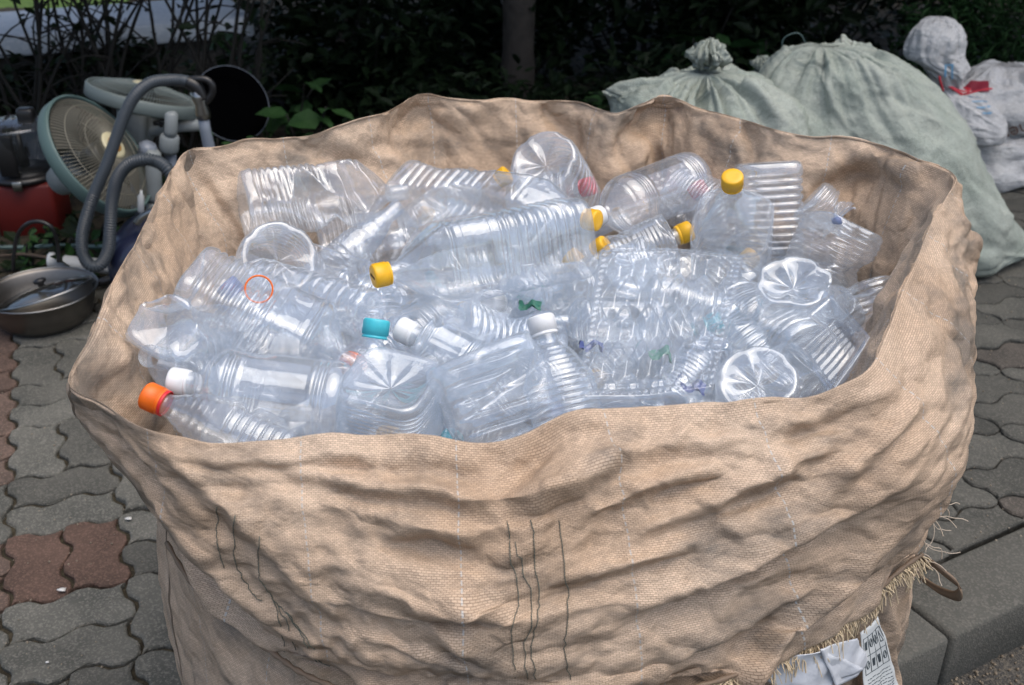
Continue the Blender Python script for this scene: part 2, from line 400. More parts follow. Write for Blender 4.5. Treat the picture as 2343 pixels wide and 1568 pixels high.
# align seam param by corner anchors (fractions of length)
def frac(curve, a, tt, p):
    i = np.argmin(np.linalg.norm(curve[:, :2]-np.array(p)[:2], axis=1)); return a[i]/tt
def fr_px(px, py):   # fraction along the rim of a rim station
    i = [k for k, q in enumerate(rim_px) if q[:2] == (px, py)][0]; return frac(rimS, ra, rt, rim[i])
anch_r = [0, fr_px(395,1004), fr_px(1150,1004), fr_px(1700,910), fr_px(1978,858), fr_px(2185,405), fr_px(1515,221), fr_px(425,355), 1]
def fs(p): return frac(seam, arc, tot, p)
anch_s = [0, fs(atz(600,1460,.62)), fs(atz(1171,1612,.62)), fs(atz(1800,1480,.62)), fs(atz(2060,1285,.62)), fs((.575,1.66)), fs((.24,1.91)), fs((-.46,1.68)), 1]
Sm = samp(seam, arc, tot, np.interp(s_, anch_r, anch_s))
cen = np.array([.03, 1.32, 0])
def outward(P):
    t = np.roll(P, -2, 0)-np.roll(P, 2, 0); n_ = np.stack([t[:, 1], -t[:, 0], np.zeros(len(P))], 1)
    n_ /= np.linalg.norm(n_, axis=1, keepdims=True)+1e-9
    sgn = np.sign(np.sum(n_*(P-cen), axis=1)); return n_*np.where(sgn == 0, 1, sgn)[:, None]
def smoothc(P, k):
    for _ in range(k): P = .25*np.roll(P, 1, 0)+.5*P+.25*np.roll(P, -1, 0)
    return P
oR = smoothc(outward(smoothc(Rm, 3)), 4)
rows = []
# inner wall from the depth of the pile up to the rim, over it, and down the outside to the seam
IN = [(-.56,.10),(-.44,.095),(-.32,.085),(-.24,.07),(-.17,.055),(-.11,.038),(-.06,.022),(-.025,.009),(-.006,.002)]
base_in = smoothc(Rm.copy(), 5)
for dz, ins in IN:
    f = min(1, -dz/.2); P = Rm*(1-f)+base_in*f - oR*ins; P = P.copy(); P[:, 2] = Rm[:, 2]+dz; rows.append(P)
rows.append(Rm.copy())
NO = 16
front = np.clip((1.1-Sm[:, 1])/.3, 0, 1)
for k in range(1, NO+1):
    t = k/NO
    P = Rm*(1-t)+Sm*t
    P = P+oR*(np.sin(math.pi*min(t*1.15, 1)**.75)*(.030+.010*front)*(1-.85*np.clip((-.22-Rm[:, 0])/.15, 0, 1))+np.sin(math.pi*min(t*1.3, 1))*.034*np.clip((Rm[:, 0]-.30)/.12, 0, 1)*np.clip((1.5-Rm[:, 1])/.3, 0, 1))[:, None] + oR*(.006*min(1, t*5))
    rows.append(P)
# the skirt's lower edge tucks under
P = Sm-oR*.012; P = P.copy(); P[:, 2] -= .012; rows.append(P)
Ctl = np.stack(rows, 1)                      # (NU, nv, 3)
JR = len(IN)                                  # row index of the rim
def resample_v(A, n):
    t = np.linspace(0, A.shape[1]-1, n); i = np.minimum(np.floor(t).astype(int), A.shape[1]-2); f = (t-i)[None, :, None]
    a = A[:, np.clip(i-1, 0, None)]; b = A[:, i]; c = A[:, i+1]; d = A[:, np.clip(i+2, None, A.shape[1]-1)]
    return .5*((2*b)+(-a+c)*f+(2*a-5*b+4*c-d)*f*f+(-a+3*b-3*c+d)*f**3)
def excess_fields(A):
    x = A[..., 0]; y = A[..., 1]
    right = np.clip((x-.0)/.35, 0, 1)*np.clip((1.25-y)/.3, 0, 1); left = np.clip((-.15-x)/.3, 0, 1)*np.clip((1.3-y)/.3, 0, 1)
    return right, left
X = Ctl
def fold_field(A, lvl):
    """how far the cloth is pushed in or out, for each place on the collar"""
    nu, nv = A.shape[:2]; i = jr_row = int(round(JR/(len(rows)-1)*(nv-1)))
    su = np.concatenate([[0], np.cumsum(np.linalg.norm(np.diff(A[:, i], axis=0), axis=1))])[:, None]*np.ones((1, nv))
    sv = np.concatenate([np.zeros((nu, 1)), np.cumsum(np.linalg.norm(np.diff(A, axis=1), axis=2), axis=1)], 1); sv = sv-sv[:, i:i+1]
    x, y = A[..., 0], A[..., 1]; out = (sv > 0)
    wr = np.clip((x-.0)/.3, 0, 1)*np.clip((1.35-y)/.4, 0, 1)            # right front: folds climb to the right
    wl = np.clip((-.12-x)/.2, 0, 1)*np.clip((1.35-y)/.4, 0, 1)           # left front: folds drop to the right
    angr, angl = -.62, .55
    sg = 1.0
    edge = np.clip(np.minimum(su, su.max()-su)/.10, .15, 1)
    body = np.clip(np.abs(sv)/.05, .0, 1)*np.clip((sv.max()-sv)/.06, 0, 1)
    wc = np.clip(1-wr-wl, 0, 1)
    big = wr*crease(su, sv, angr, .42, .085, 10)+wl*crease(su, sv, angl, .38, .10, 20)+wc*crease(su, sv, -.06, .34, .085, 30)
    mid = wr*crease(su, sv, angr+.25, .16, .040, 40)+wl*crease(su, sv, angl-.3, .16, .045, 50)+wc*crease(su, sv, .15, .15, .038, 60)
    fin = crease(su, sv, -.9, .06, .020, 70)*.6+crease(su, sv, .7, .07, .024, 80)*.6
    inn = crease(su, sv, 1.25, .26, .085, 90)*.9+crease(su, sv, .5, .12, .05, 95)*.45
    o = (big*.021+mid*.0085+fin*.003)*(1+.25*lat2(su/.2, sv/.2, 5))
    f = np.where(out, o, -inn*.016-fin*.0026-mid*.003)
    f = f*edge*body*np.clip(.85+.75*lat2(su/.22+3, sv/.16+9, 77), .25, 1.4)
    # the big folds the photo shows, as ridges with a hollow under each
    Q = project(A); vis = (out & (y < 1.45))*body
    for pts, amp, w_ in FOLDS:
        P2 = spline(pts, 40); best = np.full((nu, nv), 1e9); sd_ = np.zeros((nu, nv)); tt = np.zeros((nu, nv))
        for k in range(len(P2)-1):
            a_, b_ = P2[k], P2[k+1]; ab = b_-a_; L2 = ab@ab; t = np.clip(((Q[..., 0]-a_[0])*ab[0]+(Q[..., 1]-a_[1])*ab[1])/L2, 0, 1)
            dx, dy = Q[..., 0]-a_[0]-ab[0]*t, Q[..., 1]-a_[1]-ab[1]*t; d = np.hypot(dx, dy); m = d < best
            best = np.where(m, d, best); sd_ = np.where(m, np.sign(ab[0]*dy-ab[1]*dx)*d, sd_); tt = np.where(m, (k+t)/(len(P2)-1), tt)
        en = np.clip(np.sin(math.pi*np.clip(tt, .0, 1.)), 0, 1)**.8*vis*(1+.5*lat2(tt*5+w_, np.full_like(tt, w_), 8))
        f = f+en*amp*1.2*(np.exp(-np.abs(sd_/w_)**1.3)-.9*np.exp(-np.abs((sd_-w_*1.8)/(w_*.9))**1.4))
    visi = (~out & (y > 1.15))*np.clip(np.abs(sv)/.015, 0, 1)
    for pts, amp, w_ in FOLDS_IN:
        P2 = spline(pts, 24); best = np.full((nu, nv), 1e9); sd_ = np.zeros((nu, nv)); tt = np.zeros((nu, nv))
        for k in range(len(P2)-1):
            a_, b_ = P2[k], P2[k+1]; ab = b_-a_; L2 = ab@ab; t = np.clip(((Q[..., 0]-a_[0])*ab[0]+(Q[..., 1]-a_[1])*ab[1])/L2, 0, 1)
            dx, dy = Q[..., 0]-a_[0]-ab[0]*t, Q[..., 1]-a_[1]-ab[1]*t; d = np.hypot(dx, dy); m = d < best
            best = np.where(m, d, best); sd_ = np.where(m, np.sign(ab[0]*dy-ab[1]*dx)*d, sd_); tt = np.where(m, (k+t)/(len(P2)-1), tt)
        f = f-visi*amp*np.clip((1-tt)*2, 0, 1)*np.exp(-np.where(sd_ > 0, sd_/(w_*.5), sd_/w_)**2)
    return f
FOLDS_IN = [([(1515,230),(1455,300),(1370,395)],.030,40), ([(1990,378),(1900,425),(1850,432)],.034,34), ([(1990,378),(2070,395),(2140,440)],-.02,30), ([(965,232),(930,275),(880,300)],.022,34), ([(1250,250),(1290,310),(1340,350)],.018,26),
 ([(1700,300),(1720,350),(1700,400)],.016,22), ([(440,380),(470,480),(480,600)],.02,28), ([(700,330),(820,380),(900,390)],.012,26)]
FOLDS = [([(1270,985),(1215,1055),(1160,1120)],-.016,22), ([(1150,1150),(1240,1135),(1345,1085),(1440,1030),(1560,1010),(1700,1000)],.020,24),
 ([(330,1030),(500,1038),(650,1040),(800,1035),(960,1050),(1130,1060)],.010,16), ([(470,1095),(700,1075),(830,1110),(990,1125),(1140,1160)],.012,18),
 ([(215,960),(320,1075),(430,1210),(560,1345),(700,1460),(860,1530)],.020,30), ([(300,1000),(420,1080),(560,1190),(700,1330),(830,1430)],.012,24),
 ([(860,1225),(980,1210),(1110,1240)],.010,18), ([(850,1330),(1000,1375),(1150,1360)],.010,18),
 ([(1420,1240),(1600,1160),(1790,1075),(1960,990)],.015,22), ([(1380,1400),(1620,1310),(1880,1190),(2090,1080)],.018,26),
 ([(1500,1490),(1750,1400),(1950,1300),(2095,1205)],.014,24), ([(1650,1010),(1830,960),(1990,880)],.010,18), ([(1350,1180),(1500,1110),(1660,1060)],.012,18), ([(1230,1330),(1420,1290),(1600,1230)],.010,18), ([(1900,1110),(2020,1010),(2120,900)],.012,20)]
def project(A):
    X_, Y_, Z_ = A[..., 0], A[..., 1], A[..., 2]-CAMH
    dep = Y_*math.cos(PITCH)-Z_*math.sin(PITCH); up = Y_*math.sin(PITCH)+Z_*math.cos(PITCH)
    return np.stack([1171+FOC*X_/dep, 784-FOC*up/dep, dep], -1)
def push(A, f, cen=cen):
    a = np.roll(A, -1, 0)-np.roll(A, 1, 0); b_ = np.gradient(A, axis=1); c = np.cross(a, b_); c = c/(np.linalg.norm(c, axis=2, keepdims=True)+1e-9)
    i = A.shape[1]*3//4
    if np.sum(c[:, i]*(A[:, i]-cen)) < 0: c = -c
    return A+c*f[..., None]
for lvl in range(3):
    if lvl: Ctl = upsample(Ctl, True); X = upsample(X, True)
    if lvl == 1: X = upsample(push(CtlS, fold_field(CtlS, 0)), True) if False else X
    if lvl == 2: X = push(X, fold_field(X, 0)); Ctl = X.copy()
    nu, nv = X.shape[:2]
    right, left = excess_fields(Ctl)
    vv = np.linspace(0, 1, nv)[None, :]*np.ones((nu, 1)); jr = JR/(len(rows)-1)
    pin = .45*np.exp(-((vv-jr)/.02)**2)+.5*np.exp(-((vv-1)/.02)**2)+.25*np.exp(-(vv/.03)**2)
    exu = np.full((nu, nv), [.02,.02,.03][lvl]); exv = np.where(vv > jr, [.07,.05,.04][lvl], [.04,.03,.03][lvl])
    X = relax(X, Ctl, True, exu, exv, it=[60,40,28][lvl], pull=[.02,.015,.008][lvl], bend=[.15,.12,.06][lvl], seed=11+lvl, noise=[.012,.004,.0022][lvl], pin=pin*[1,.6,.25][lvl], nscale=[9,20,60][lvl])
def crisp(A):
    nu, nv = A.shape[:2]; i = int(round(JR/(len(rows)-1)*(nv-1)))
    su = np.concatenate([[0], np.cumsum(np.linalg.norm(np.diff(A[:, i], axis=0), axis=1))])[:, None]*np.ones((1, nv))
    sv = np.concatenate([np.zeros((nu, 1)), np.cumsum(np.linalg.norm(np.diff(A, axis=1), axis=2), axis=1)], 1); sv = sv-sv[:, i:i+1]
    ed = np.clip(np.minimum(su, su.max()-su)/.10, .1, 1)*np.clip((sv.max()-sv)/.05, 0, 1); m = np.clip(.45+1.1*lat2(su/.14, sv/.12, 201), .1, 1.3); m2 = np.clip(.4+1.2*lat2(su/.1+9, sv/.1, 202), .05, 1.3)
    x, y = A[..., 0], A[..., 1]; wl = np.clip((-.12-x)/.2, 0, 1)*(y < 1.3); an = -.55+1.1*wl
    c1 = crease(su, sv, -.55, .13, .045, 210, 1.0)*(1-wl)+crease(su, sv, .5, .13, .045, 215, 1.0)*wl
    f = c1*.0052*m+crease(su, sv, -1.15, .09, .034, 220, 1.0)*.0036*m2+crease(su, sv, .35, .05, .02, 230, 1.2)*.0016*m
    f = f*ed*np.clip(np.abs(sv)/.02, .12, 1)
    hem = np.exp(-((np.abs(sv)-.034)/.0022)**2)*(sv > 0)*-.0012
    A = push(A, f+hem); A = A.copy(); A[..., 2] += (lat2(su/.05, su*0, 240)*.0045+lat2(su/.13, su*0+3, 241)*.006)*np.exp(-(sv/.05)**2)
    return A
X = crisp(X)
BX = X; nu, nv = BX.shape[:2]
jrow = int(round(JR/(len(rows)-1)*(nv-1)))
# uv in metres
lu = np.concatenate([[0], np.cumsum(np.linalg.norm(np.diff(BX[:, jrow], axis=0), axis=1))])
lv = np.concatenate([[0], np.cumsum(np.linalg.norm(np.diff(BX, axis=1), axis=2).mean(0))])
UV = np.stack(np.meshgrid(lu, lv, indexing='ij'), -1).reshape(-1, 2)
bag = thing('bulk_bag', 'huge open tan woven bag heaped with clear plastic bottles', 'bulk bag', (0.03, 1.3, 0))
def rel(V, o): return np.asarray(V, float)-np.array(o.location)
skirt = mk('collar', rel(BX.reshape(-1, 3), bag), grid_faces(nu, nv, True), M['jute'], bag, True, UV)
sm = skirt.modifiers.new('sub', 'SUBSURF'); sm.levels = 0; sm.render_levels = 1
def normals_grid(A):
    a = np.roll(A, -1, 0)-np.roll(A, 1, 0); b_ = np.gradient(A, axis=1); c = np.cross(a, b_); c = c/(np.linalg.norm(c, axis=2, keepdims=True)+1e-9)
    return c
BN = normals_grid(BX)
if np.sum(BN[:, -nv//4]*(BX[:, -nv//4]-cen)) < 0: BN = -BN
def project(A):
    X_, Y_, Z_ = A[..., 0], A[..., 1], A[..., 2]-CAMH
    dep = Y_*math.cos(PITCH)-Z_*math.sin(PITCH); up = Y_*math.sin(PITCH)+Z_*math.cos(PITCH)
    return np.stack([1171+FOC*X_/dep, 784-FOC*up/dep, dep], -1)
PJ = project(BX)
def on_bag(px, py, off=.002):
    """point on the outside of the bag seen at a place in the photo, for the stitching and tags sewn there"""
    Q = PJ[:, jrow+2:]; d = np.hypot(Q[..., 0]-px, Q[..., 1]-py)+np.clip(Q[..., 2]-1.5, 0, None)*200
    w_ = np.exp(-((d-d.min())/3.0)**2)[..., None]; A_ = BX[:, jrow+2:]; N_ = BN[:, jrow+2:]
    n_ = (N_*w_).sum((0, 1)); n_ /= np.linalg.norm(n_); return (A_*w_).sum((0, 1))/w_.sum()+n_*off, n_
# body below the collar
Sb = smoothc(Sm, 3)
oS = smoothc(outward(Sb), 4)
brow = []
gx = np.clip(Sb[:, 0]*.93, -.50, .54); gy = np.clip(Sb[:, 1], .86, 1.82)
for k in range(15):
    t = k/14; P = Sb-oS*.022
    P[:, 0] = P[:, 0]*(1-t*t)+gx*t*t; P[:, 1] = P[:, 1]*(1-t)+gy*t
    P = P+oS*(.03*math.sin(math.pi*t)); P[:, 2] = (Sb[:, 2]+.03)*(1-t)+.004*t; brow.append(P)
BC = np.stack(brow, 1); Xb = BC
for lvl in range(2):
    BC = upsample(BC, True); Xb = upsample(Xb, True)
    n1, n2 = Xb.shape[:2]; z2 = np.full((n1, n2), .03)
    if lvl == 1:
        sq = np.linspace(0, 3.6, n1)[:, None]*np.ones((1, n2)); vq = np.linspace(0, .62, n2)[None, :]*np.ones((n1, 1)); ee = np.clip(np.minimum(sq, 3.6-sq)/.1, .1, 1)*np.clip(vq/.05, 0, 1)
        Xb = push(Xb, ee*(crease(sq, vq, 1.2, .4, .09, 120)*.014+crease(sq, vq, 1.9, .2, .05, 130)*.008+crease(sq, vq, .4, .07, .025, 140)*.002)); BC = Xb.copy()
    Xb = relax(Xb, BC, True, z2*.9, z2, it=50, pull=.03, bend=.3, seed=31+lvl, noise=[.01,.004][lvl], nscale=[9,20][lvl])
Xb[..., 2] = np.maximum(Xb[..., 2], .003)
lu2 = np.concatenate([[0], np.cumsum(np.linalg.norm(np.diff(Xb[:, 0], axis=0), axis=1))]); lv2 = np.concatenate([[0], np.cumsum(np.linalg.norm(np.diff(Xb, axis=1), axis=2).mean(0))])
body = mk('body', rel(Xb.reshape(-1, 3), bag), grid_faces(n1, n2, True), M['jute'], bag, True, np.stack(np.meshgrid(lu2, lv2, indexing='ij'), -1).reshape(-1, 2))
sm = body.modifiers.new('sub', 'SUBSURF'); sm.levels = 0; sm.render_levels = 1
# dark stitching on the two sewn patches
M['thread'] = mat('dark_green_thread', (.09,.105,.085), .8); M['straw'] = mat('frayed_straw_thread', (.58,.47,.31), .7); M['pale_thread'] = mat('pale_thread', (.5,.42,.33), .7)
def stitch(paths, name='stitching', m=None, r=.00052, off=.0010, wob=1.5):
    mb = MB()
    for path in paths:
        P2 = spline(path, max(12, 6*len(path))); pts = []
        for q in P2:
            p, n_ = on_bag(q[0]+random.uniform(-wob, wob), q[1], off); pts.append(Vector(p))
        ok = [pts[0]]
        for p in pts[1:]:
            if .002 < (p-ok[-1]).length < .06: ok.append(p)
        if len(ok) > 2: mb.tube(ok, r, 5)
    mb.V = [v-np.array(bag.location) for v in mb.V]
    return mb.build(name, m or M['thread'], bag)
stitch([[(498,1160),(497,1220),(505,1275),(530,1340),(555,1370)],[(538,1180),(536,1240),(540,1290),(575,1350),(600,1375)],[(595,1225),(590,1290),(600,1330),(625,1370),(645,1440),(650,1500)]])
stitch([[(625,1370),(660,1430),(680,1500),(690,1535)],[(640,1385),(690,1450),(720,1510),(735,1560)],[(655,1400),(715,1480),(745,1555)]])
stitch([[(1162,1195),(1170,1280),(1185,1370),(1172,1450),(1180,1550)],[(1215,1195),(1225,1290),(1235,1380),(1218,1460),(1222,1550)],[(1275,1190),(1290,1290),(1300,1400),(1290,1480),(1305,1560)],[(1180,1240),(1195,1300),(1220,1390),(1200,1480),(1205,1550)]])
stitch([[(2198,740),(2190,800),(2180,850),(2150,905)],[(2190,745),(2178,800),(2160,860)],[(2160,790),(2165,830),(2180,880)]], r=.0008)
# frayed seam, threads, loops and the tag
def seam_pts(px0, px1, n):
    out = []
    Q = project(Sm)
    i0 = np.argmin(np.abs(Q[:NU//2, 0]-px0)); i1 = np.argmin(np.abs(Q[:NU//2, 0]-px1))
    for t in np.linspace(i0, i1, n):
        i = int(t); f = t-i; out.append((Sm[i]*(1-f)+Sm[(i+1) % NU]*f, oR[i]))
    return out
mb = MB()
for p, o_ in seam_pts(1500, 2100, 430):
    a = Vector(p)+Vector(o_)*random.uniform(.004, .009); a.z -= .004+random.uniform(0, .006)
    d = Vector((random.uniform(-.008, .010), 0, -random.choice([.006,.01,.014,.02,.034])*random.uniform(.6,1.2)))+Vector(o_)*random.uniform(.002, .012)
    mb.tube([a, a+d*.5+Vector((random.uniform(-.003,.003), 0, .001)), a+d], random.uniform(.0004, .0009), 4, False)
mb.V = [v-np.array(bag.location) for v in mb.V]; mb.build('frayed_edge', M['straw'], bag)
mb = MB()
pp = [Vector(p)+Vector(o_)*.006+Vector((0,0,-.003)) for p, o_ in seam_pts(400, 2100, 160)]
mb.tube(pp, [.003+.0008*math.sin(i*1.7) for i in range(len(pp))], 8); mb.V = [v-np.array(bag.location) for v in mb.V]; mb.build('seam_piping', M['jute'], bag)
def on_body(px, py, off=.004):
    Q = project(Xb); d = np.hypot(Q[..., 0]-px, Q[..., 1]-py)+np.clip(Q[..., 2]-1.4, 0, None)*300
    i, j = np.unravel_index(np.argmin(d), d.shape); N_ = normals_grid(Xb)[i, j]
    if np.dot(N_, Xb[i, j]-cen) < 0: N_ = -N_
    return Vector(Xb[i, j]+N_*off)
for q in range(16):
    mb = MB(); bx, by = random.choice([(2112,1150),(2105,1235),(2108,1270),(2118,1180)]); a = Vector(on_bag(bx, by, .003)[0]); pts = [a]
    d = Vector((random.uniform(.2, 1), random.uniform(-.5, .3), random.uniform(-1, .3))).normalized()
    for k in range(7): 
        d = (d+Vector((random.uniform(-.5, .5), random.uniform(-.4, .4), random.uniform(-.7, .35)))).normalized(); pts.append(pts[-1]+d*.007)
    mb.tube([Vector(v) for v in spline(pts, 20)], .0006, 4, False)
    mb.V = [v-np.array(bag.location) for v in mb.V]; mb.build('loose_thread', M['pale_thread'], bag)
def sheet(name, corners, mat_, parent, nx=16, ny=22, wav=.004, seed=3, thick=.0008):
    """slightly crumpled flat piece through 4 corners TL,TR,BR,BL"""
    TL, TR, BR, BL = [np.array(c, float) for c in corners]
    a, b_ = np.meshgrid(np.linspace(0, 1, nx), np.linspace(0, 1, ny), indexing='ij'); a = a[..., None]; b_ = b_[..., None]
    P = (TL*(1-a)+TR*a)*(1-b_)+(BL*(1-a)+BR*a)*b_
    n_ = np.cross(TR-TL, BL-TL); n_ = n_/np.linalg.norm(n_)
    if np.dot(n_, np.array([0,0,CAMH])-TL) < 0: n_ = -n_
    z = vnoise(P.reshape(-1, 3), 22, seed, 3).reshape(nx, ny)
    P = P+n_*(z*wav)[..., None]
    off = np.array(parent.location) if parent is not None else 0
    uv = np.stack([a[..., 0], 1-b_[..., 0]], -1).reshape(-1, 2)
    o = mk(name, P.reshape(-1, 3)-off, grid_faces(nx, ny, False), mat_, parent, True, uv)
    s = o.modifiers.new('sol', 'SOLIDIFY'); s.thickness = thick
    return o, P, n_
M['paper'] = mat('printed_white_label', (.60,.63,.63), .6, noise=((.50,.53,.53), 12, .25)); M['print'] = mat('tag_ink', (.07,.09,.10), .7)
M['whiteplastic'] = mat('white_plastic_sheet', (.66,.69,.72), .35, noise=((.52,.55,.6), 20, .2), bump=.3, bscale=40)
tc_ = [on_body(1932,1440,.02), on_body(1990,1385,.02), on_body(2025,1560,.022), on_body(1955,1590,.022)]
tg, TP, TN = sheet('care_label', tc_, M['paper'], bag, wav=.003)
mb = MB()
def tgp(u, v): 
    nx, ny = TP.shape[:2]; i = min(int(u*(nx-1)), nx-2); j = min(int(v*(ny-1)), ny-2); f = u*(nx-1)-i; g = v*(ny-1)-j
    p = (TP[i, j]*(1-f)+TP[i+1, j]*f)*(1-g)+(TP[i, j+1]*(1-f)+TP[i+1, j+1]*f)*g
    return Vector(p+TN*.0010)
def tgl(a, b_, r=.0005): mb.tube([tgp(a[0]+(b_[0]-a[0])*t, a[1]+(b_[1]-a[1])*t) for t in np.linspace(0, 1, 5)], r, 4)
for v in (.10,.33,.55): tgl((.08, v), (.93, v))
for u in (.08,.29,.51,.72,.93): tgl((u, .10), (u, .55))
for u in (.18,.40,.61,.83):
    for v in (.2,.44):
        k = random.randint(0, 2)
        if k == 0: mb.tube([tgp(u+.06*math.cos(t), v+.05*math.sin(t)) for t in np.linspace(0, 6.28, 10)], .0007, 4); tgl((u-.04, v+.04), (u+.04, v-.04), .0007)
        elif k == 1: tgl((u-.05, v+.06), (u, v-.06)); tgl((u, v-.06), (u+.05, v+.06)); tgl((u-.05, v+.06), (u+.05, v+.06), .0009)
        else:
            for q in range(4): tgl((u-.05+.03*q, v-.05), (u-.03+.02*q, v+.05), .0006)
for k, v in enumerate(np.linspace(.62,.95,9)):
    u = .12
    while u < .88:
        wd = random.uniform(.03,.12); tgl((u, v), (min(.9, u+wd), v+random.uniform(-.008,.008)), .0006); u += wd+.03
mb.V = [v-np.array(bag.location) for v in mb.V]; mb.build('label_print', M['print'], tg).location = (0,0,0)
sheet('white_patch', [on_body(1700,1530,.012), on_body(1850,1475,.02), on_body(1935,1530,.02), on_body(1800,1600,.015)], M['whiteplastic'], bag, wav=.010, seed=5)
sheet('white_patch_fold', [on_body(1845,1480,.024), on_body(1905,1465,.026), on_body(1940,1525,.026), on_body(1880,1560,.026)], M['whiteplastic'], bag, wav=.005, seed=9)
# lifting loop poking out at the right
lp0 = on_body(2098,1290,.002); mb = MB()
cl = [lp0, at(2125,1290,1.02), at(2160,1315,1.0), at(2195,1345,.99), at(2190,1368,1.0), at(2150,1355,1.03), at(2120,1335,1.05), at(2100,1320,1.05)]
cl = [Vector(v) for v in spline(cl, 30)]
V = []; F = []
for i, p in enumerate(cl):
    for k, (o1, o2) in enumerate([(-.016,0),(.016,0),(.016,.003),(-.016,.003)]): V.append(p+Vector((.35*o1, .2*o1, -o1*.55))+Vector((0, o2, o2)))
for i in range(len(cl)-1):
    for k in range(4): F.append((i*4+k, i*4+(k+1) % 4, i*4+4+(k+1) % 4, i*4+4+k))
mb.add(V, F); mb.V = [v-np.array(bag.location) for v in mb.V]; mb.build('lifting_loop', M['jute'], bag)
#@@ENDBAG
#@@BOTTLES
# ================================================================== BOTTLES
def bottle_geo(L, R, kind='square', seed=0, crush=.25, seg=56, bend=0.0, nrib=9):
    """verts of a thin-walled bottle, base at z=0, mouth at z=L, plus faces"""
    r = np.random.default_rng(seed)
    neck_r = min(.0125, R*.42); sh0 = {'square': .70, 'round': .70, 'flute': .66, 'swirl': .60, 'rings': .72, 'cone': .42}[kind]; sh1 = 1-.030/L-.006
    z = np.unique(np.concatenate([np.linspace(0, .04, 7), np.linspace(.04, sh0, 120), np.linspace(sh0, sh1, 26), np.linspace(sh1, 1, 12)]))
    rad = np.ones_like(z)*R
    # heel
    hz = R*.28/L; q = np.clip(z/hz, 0, 1); rad *= (.86+.14*np.sqrt(1-(1-q)**2))
    # shoulder
    q = np.clip((z-sh0)/(sh1-sh0), 0, 1)
    shp = {'square': 1-q**1.25, 'round': np.cos(q*math.pi/2)**.9, 'flute': np.cos(q*math.pi/2)**.85, 'swirl': 1-q**1.5, 'rings': np.cos(q*math.pi/2)**.8, 'cone': (1-q)**.8*(1-.12*np.sin(q*math.pi))+.12*np.sin(q*math.pi)}[kind]
    rad = np.where(z > sh0, neck_r+(rad-neck_r)*shp, rad)
    # neck: bead and support ring
    nk = z >= sh1; rad[nk] = neck_r
    rad += neck_r*.28*np.exp(-((z-(sh1+.004))/.0035)**2)
    # body detail
    def win(a, b, e=.015): return 1/(1+np.exp(-(z-a)/e*3))*1/(1+np.exp((z-b)/e*3))
    def groove(c, w_, d): return -d*R*np.exp(-((z-c)/w_)**2)
    if kind == 'square':
        w_ = win(.06, .42); rad += -R*.085*w_*(1-np.abs(np.sin(z/.42*math.pi*nrib)))**1.6
        for c in (.45, .68): rad += groove(c, .007, .07)
        for c in (.50, .63): rad += groove(c, .004, .02)
    elif kind == 'round':
        w_ = win(.05, .66); rad += -R*.06*w_*(np.sin(z/.66*math.pi*nrib)**2)**3*1.0
        rad += groove(.70, .006, .04)
    elif kind == 'flute':
        for c in (.10, .14, .60, .64): rad += groove(c, .010, .06)
        rad += groove(.74, .006, .03)
    elif kind == 'swirl':
        rad += groove(.58, .008, .05)
    elif kind == 'rings':
        w_ = win(.30, .66); rad += -R*.022*w_*(.5+.5*np.cos(z*L/.0035*2*math.pi/2))
        for c in (.26, .70): rad += groove(c, .008, .06)
        for c in (.08, .14, .20): rad += groove(c, .009, .05)
    elif kind == 'cone':
        for c in np.linspace(.06, .40, 7): rad += groove(c, .008, .05)
        for c in np.linspace(.46, .74, 7): rad += groove(c, .006, .035)
    th = np.linspace(0, 2*math.pi, seg, endpoint=False)
    Z, T = np.meshgrid(z, th, indexing='ij'); RR = np.repeat(rad[:, None], seg, 1)
    c, s = np.cos(T), np.sin(T)
    body = 1-np.clip((Z-sh0)/(sh1-sh0), 0, 1)**2
    if kind in ('square', 'swirl'):
        p = 5.0; sq = 1/((np.abs(c)**p+np.abs(s)**p)**(1/p)); sq = np.minimum(sq, 1.22)
        RR = RR*(1+(sq*.93-1)*body)
        if kind == 'square':     # facet creases on the shoulder
            k = (Z > sh0)*body; RR = RR*(1-.04*k*np.abs(np.sin(T*4)))
            wl = (Z > .5)*(Z < .63); RR = RR*(1-.02*wl*(np.abs(np.sin(2*T)) < .6))
    if kind == 'flute':
        wl = np.clip((Z-.17)/.02, 0, 1)*np.clip((.57-Z)/.02, 0, 1); RR = RR*(1-.055*wl*np.abs(np.sin(T*9))**.8)
    if kind == 'swirl':
        wl = np.clip((Z-.05)/.03, 0, 1)*np.clip((.55-Z)/.03, 0, 1)
        a = np.sin(Z*60+T*2.0); b2 = (np.abs(np.sin(T*2)) < .80)
        RR = RR*(1-.075*wl*(np.clip(a, 0, 1)**2)*b2)
    if kind in ('round',):
        RR = RR*(1-.045*np.exp(-(Z/.07)**2)*(np.abs(np.cos(2.5*T))<.35))
    zz = Z*L
    # threads
    thr = (Z > sh1+.012)*(Z < .99); RR = RR+.0008*thr*np.sin(zz/.0028*2*math.pi+T)
    X, Y = RR*c, RR*s
    V = np.stack([X, Y, zz], -1)               # (nz, seg, 3)
    # base disc with star ribs
    rs = np.linspace(1, .04, 9)[1:]; base = []
    nst = 5 if kind in ('round', 'cone', 'flute') else 8
    for q in rs:
        dz = R*(.30*(1-q)**.7) if nst == 8 else R*(.34*(1-q)**.8)
        amp = (0.012 if kind in ('rings', 'swirl') else 1)*R*(.05 if nst == 8 else .16)*math.sin(math.pi*min(1, q*1.02))
        base.append(np.stack([V[0, :, 0]*q, V[0, :, 1]*q, dz+amp*(np.abs(np.cos(th*nst/2))**(.35 if nst == 8 else 1.5)-.6)], -1))
    V = np.concatenate([np.stack(base[::-1], 0), V], 0); n = V.shape[0]
    P = V.reshape(-1, 3)
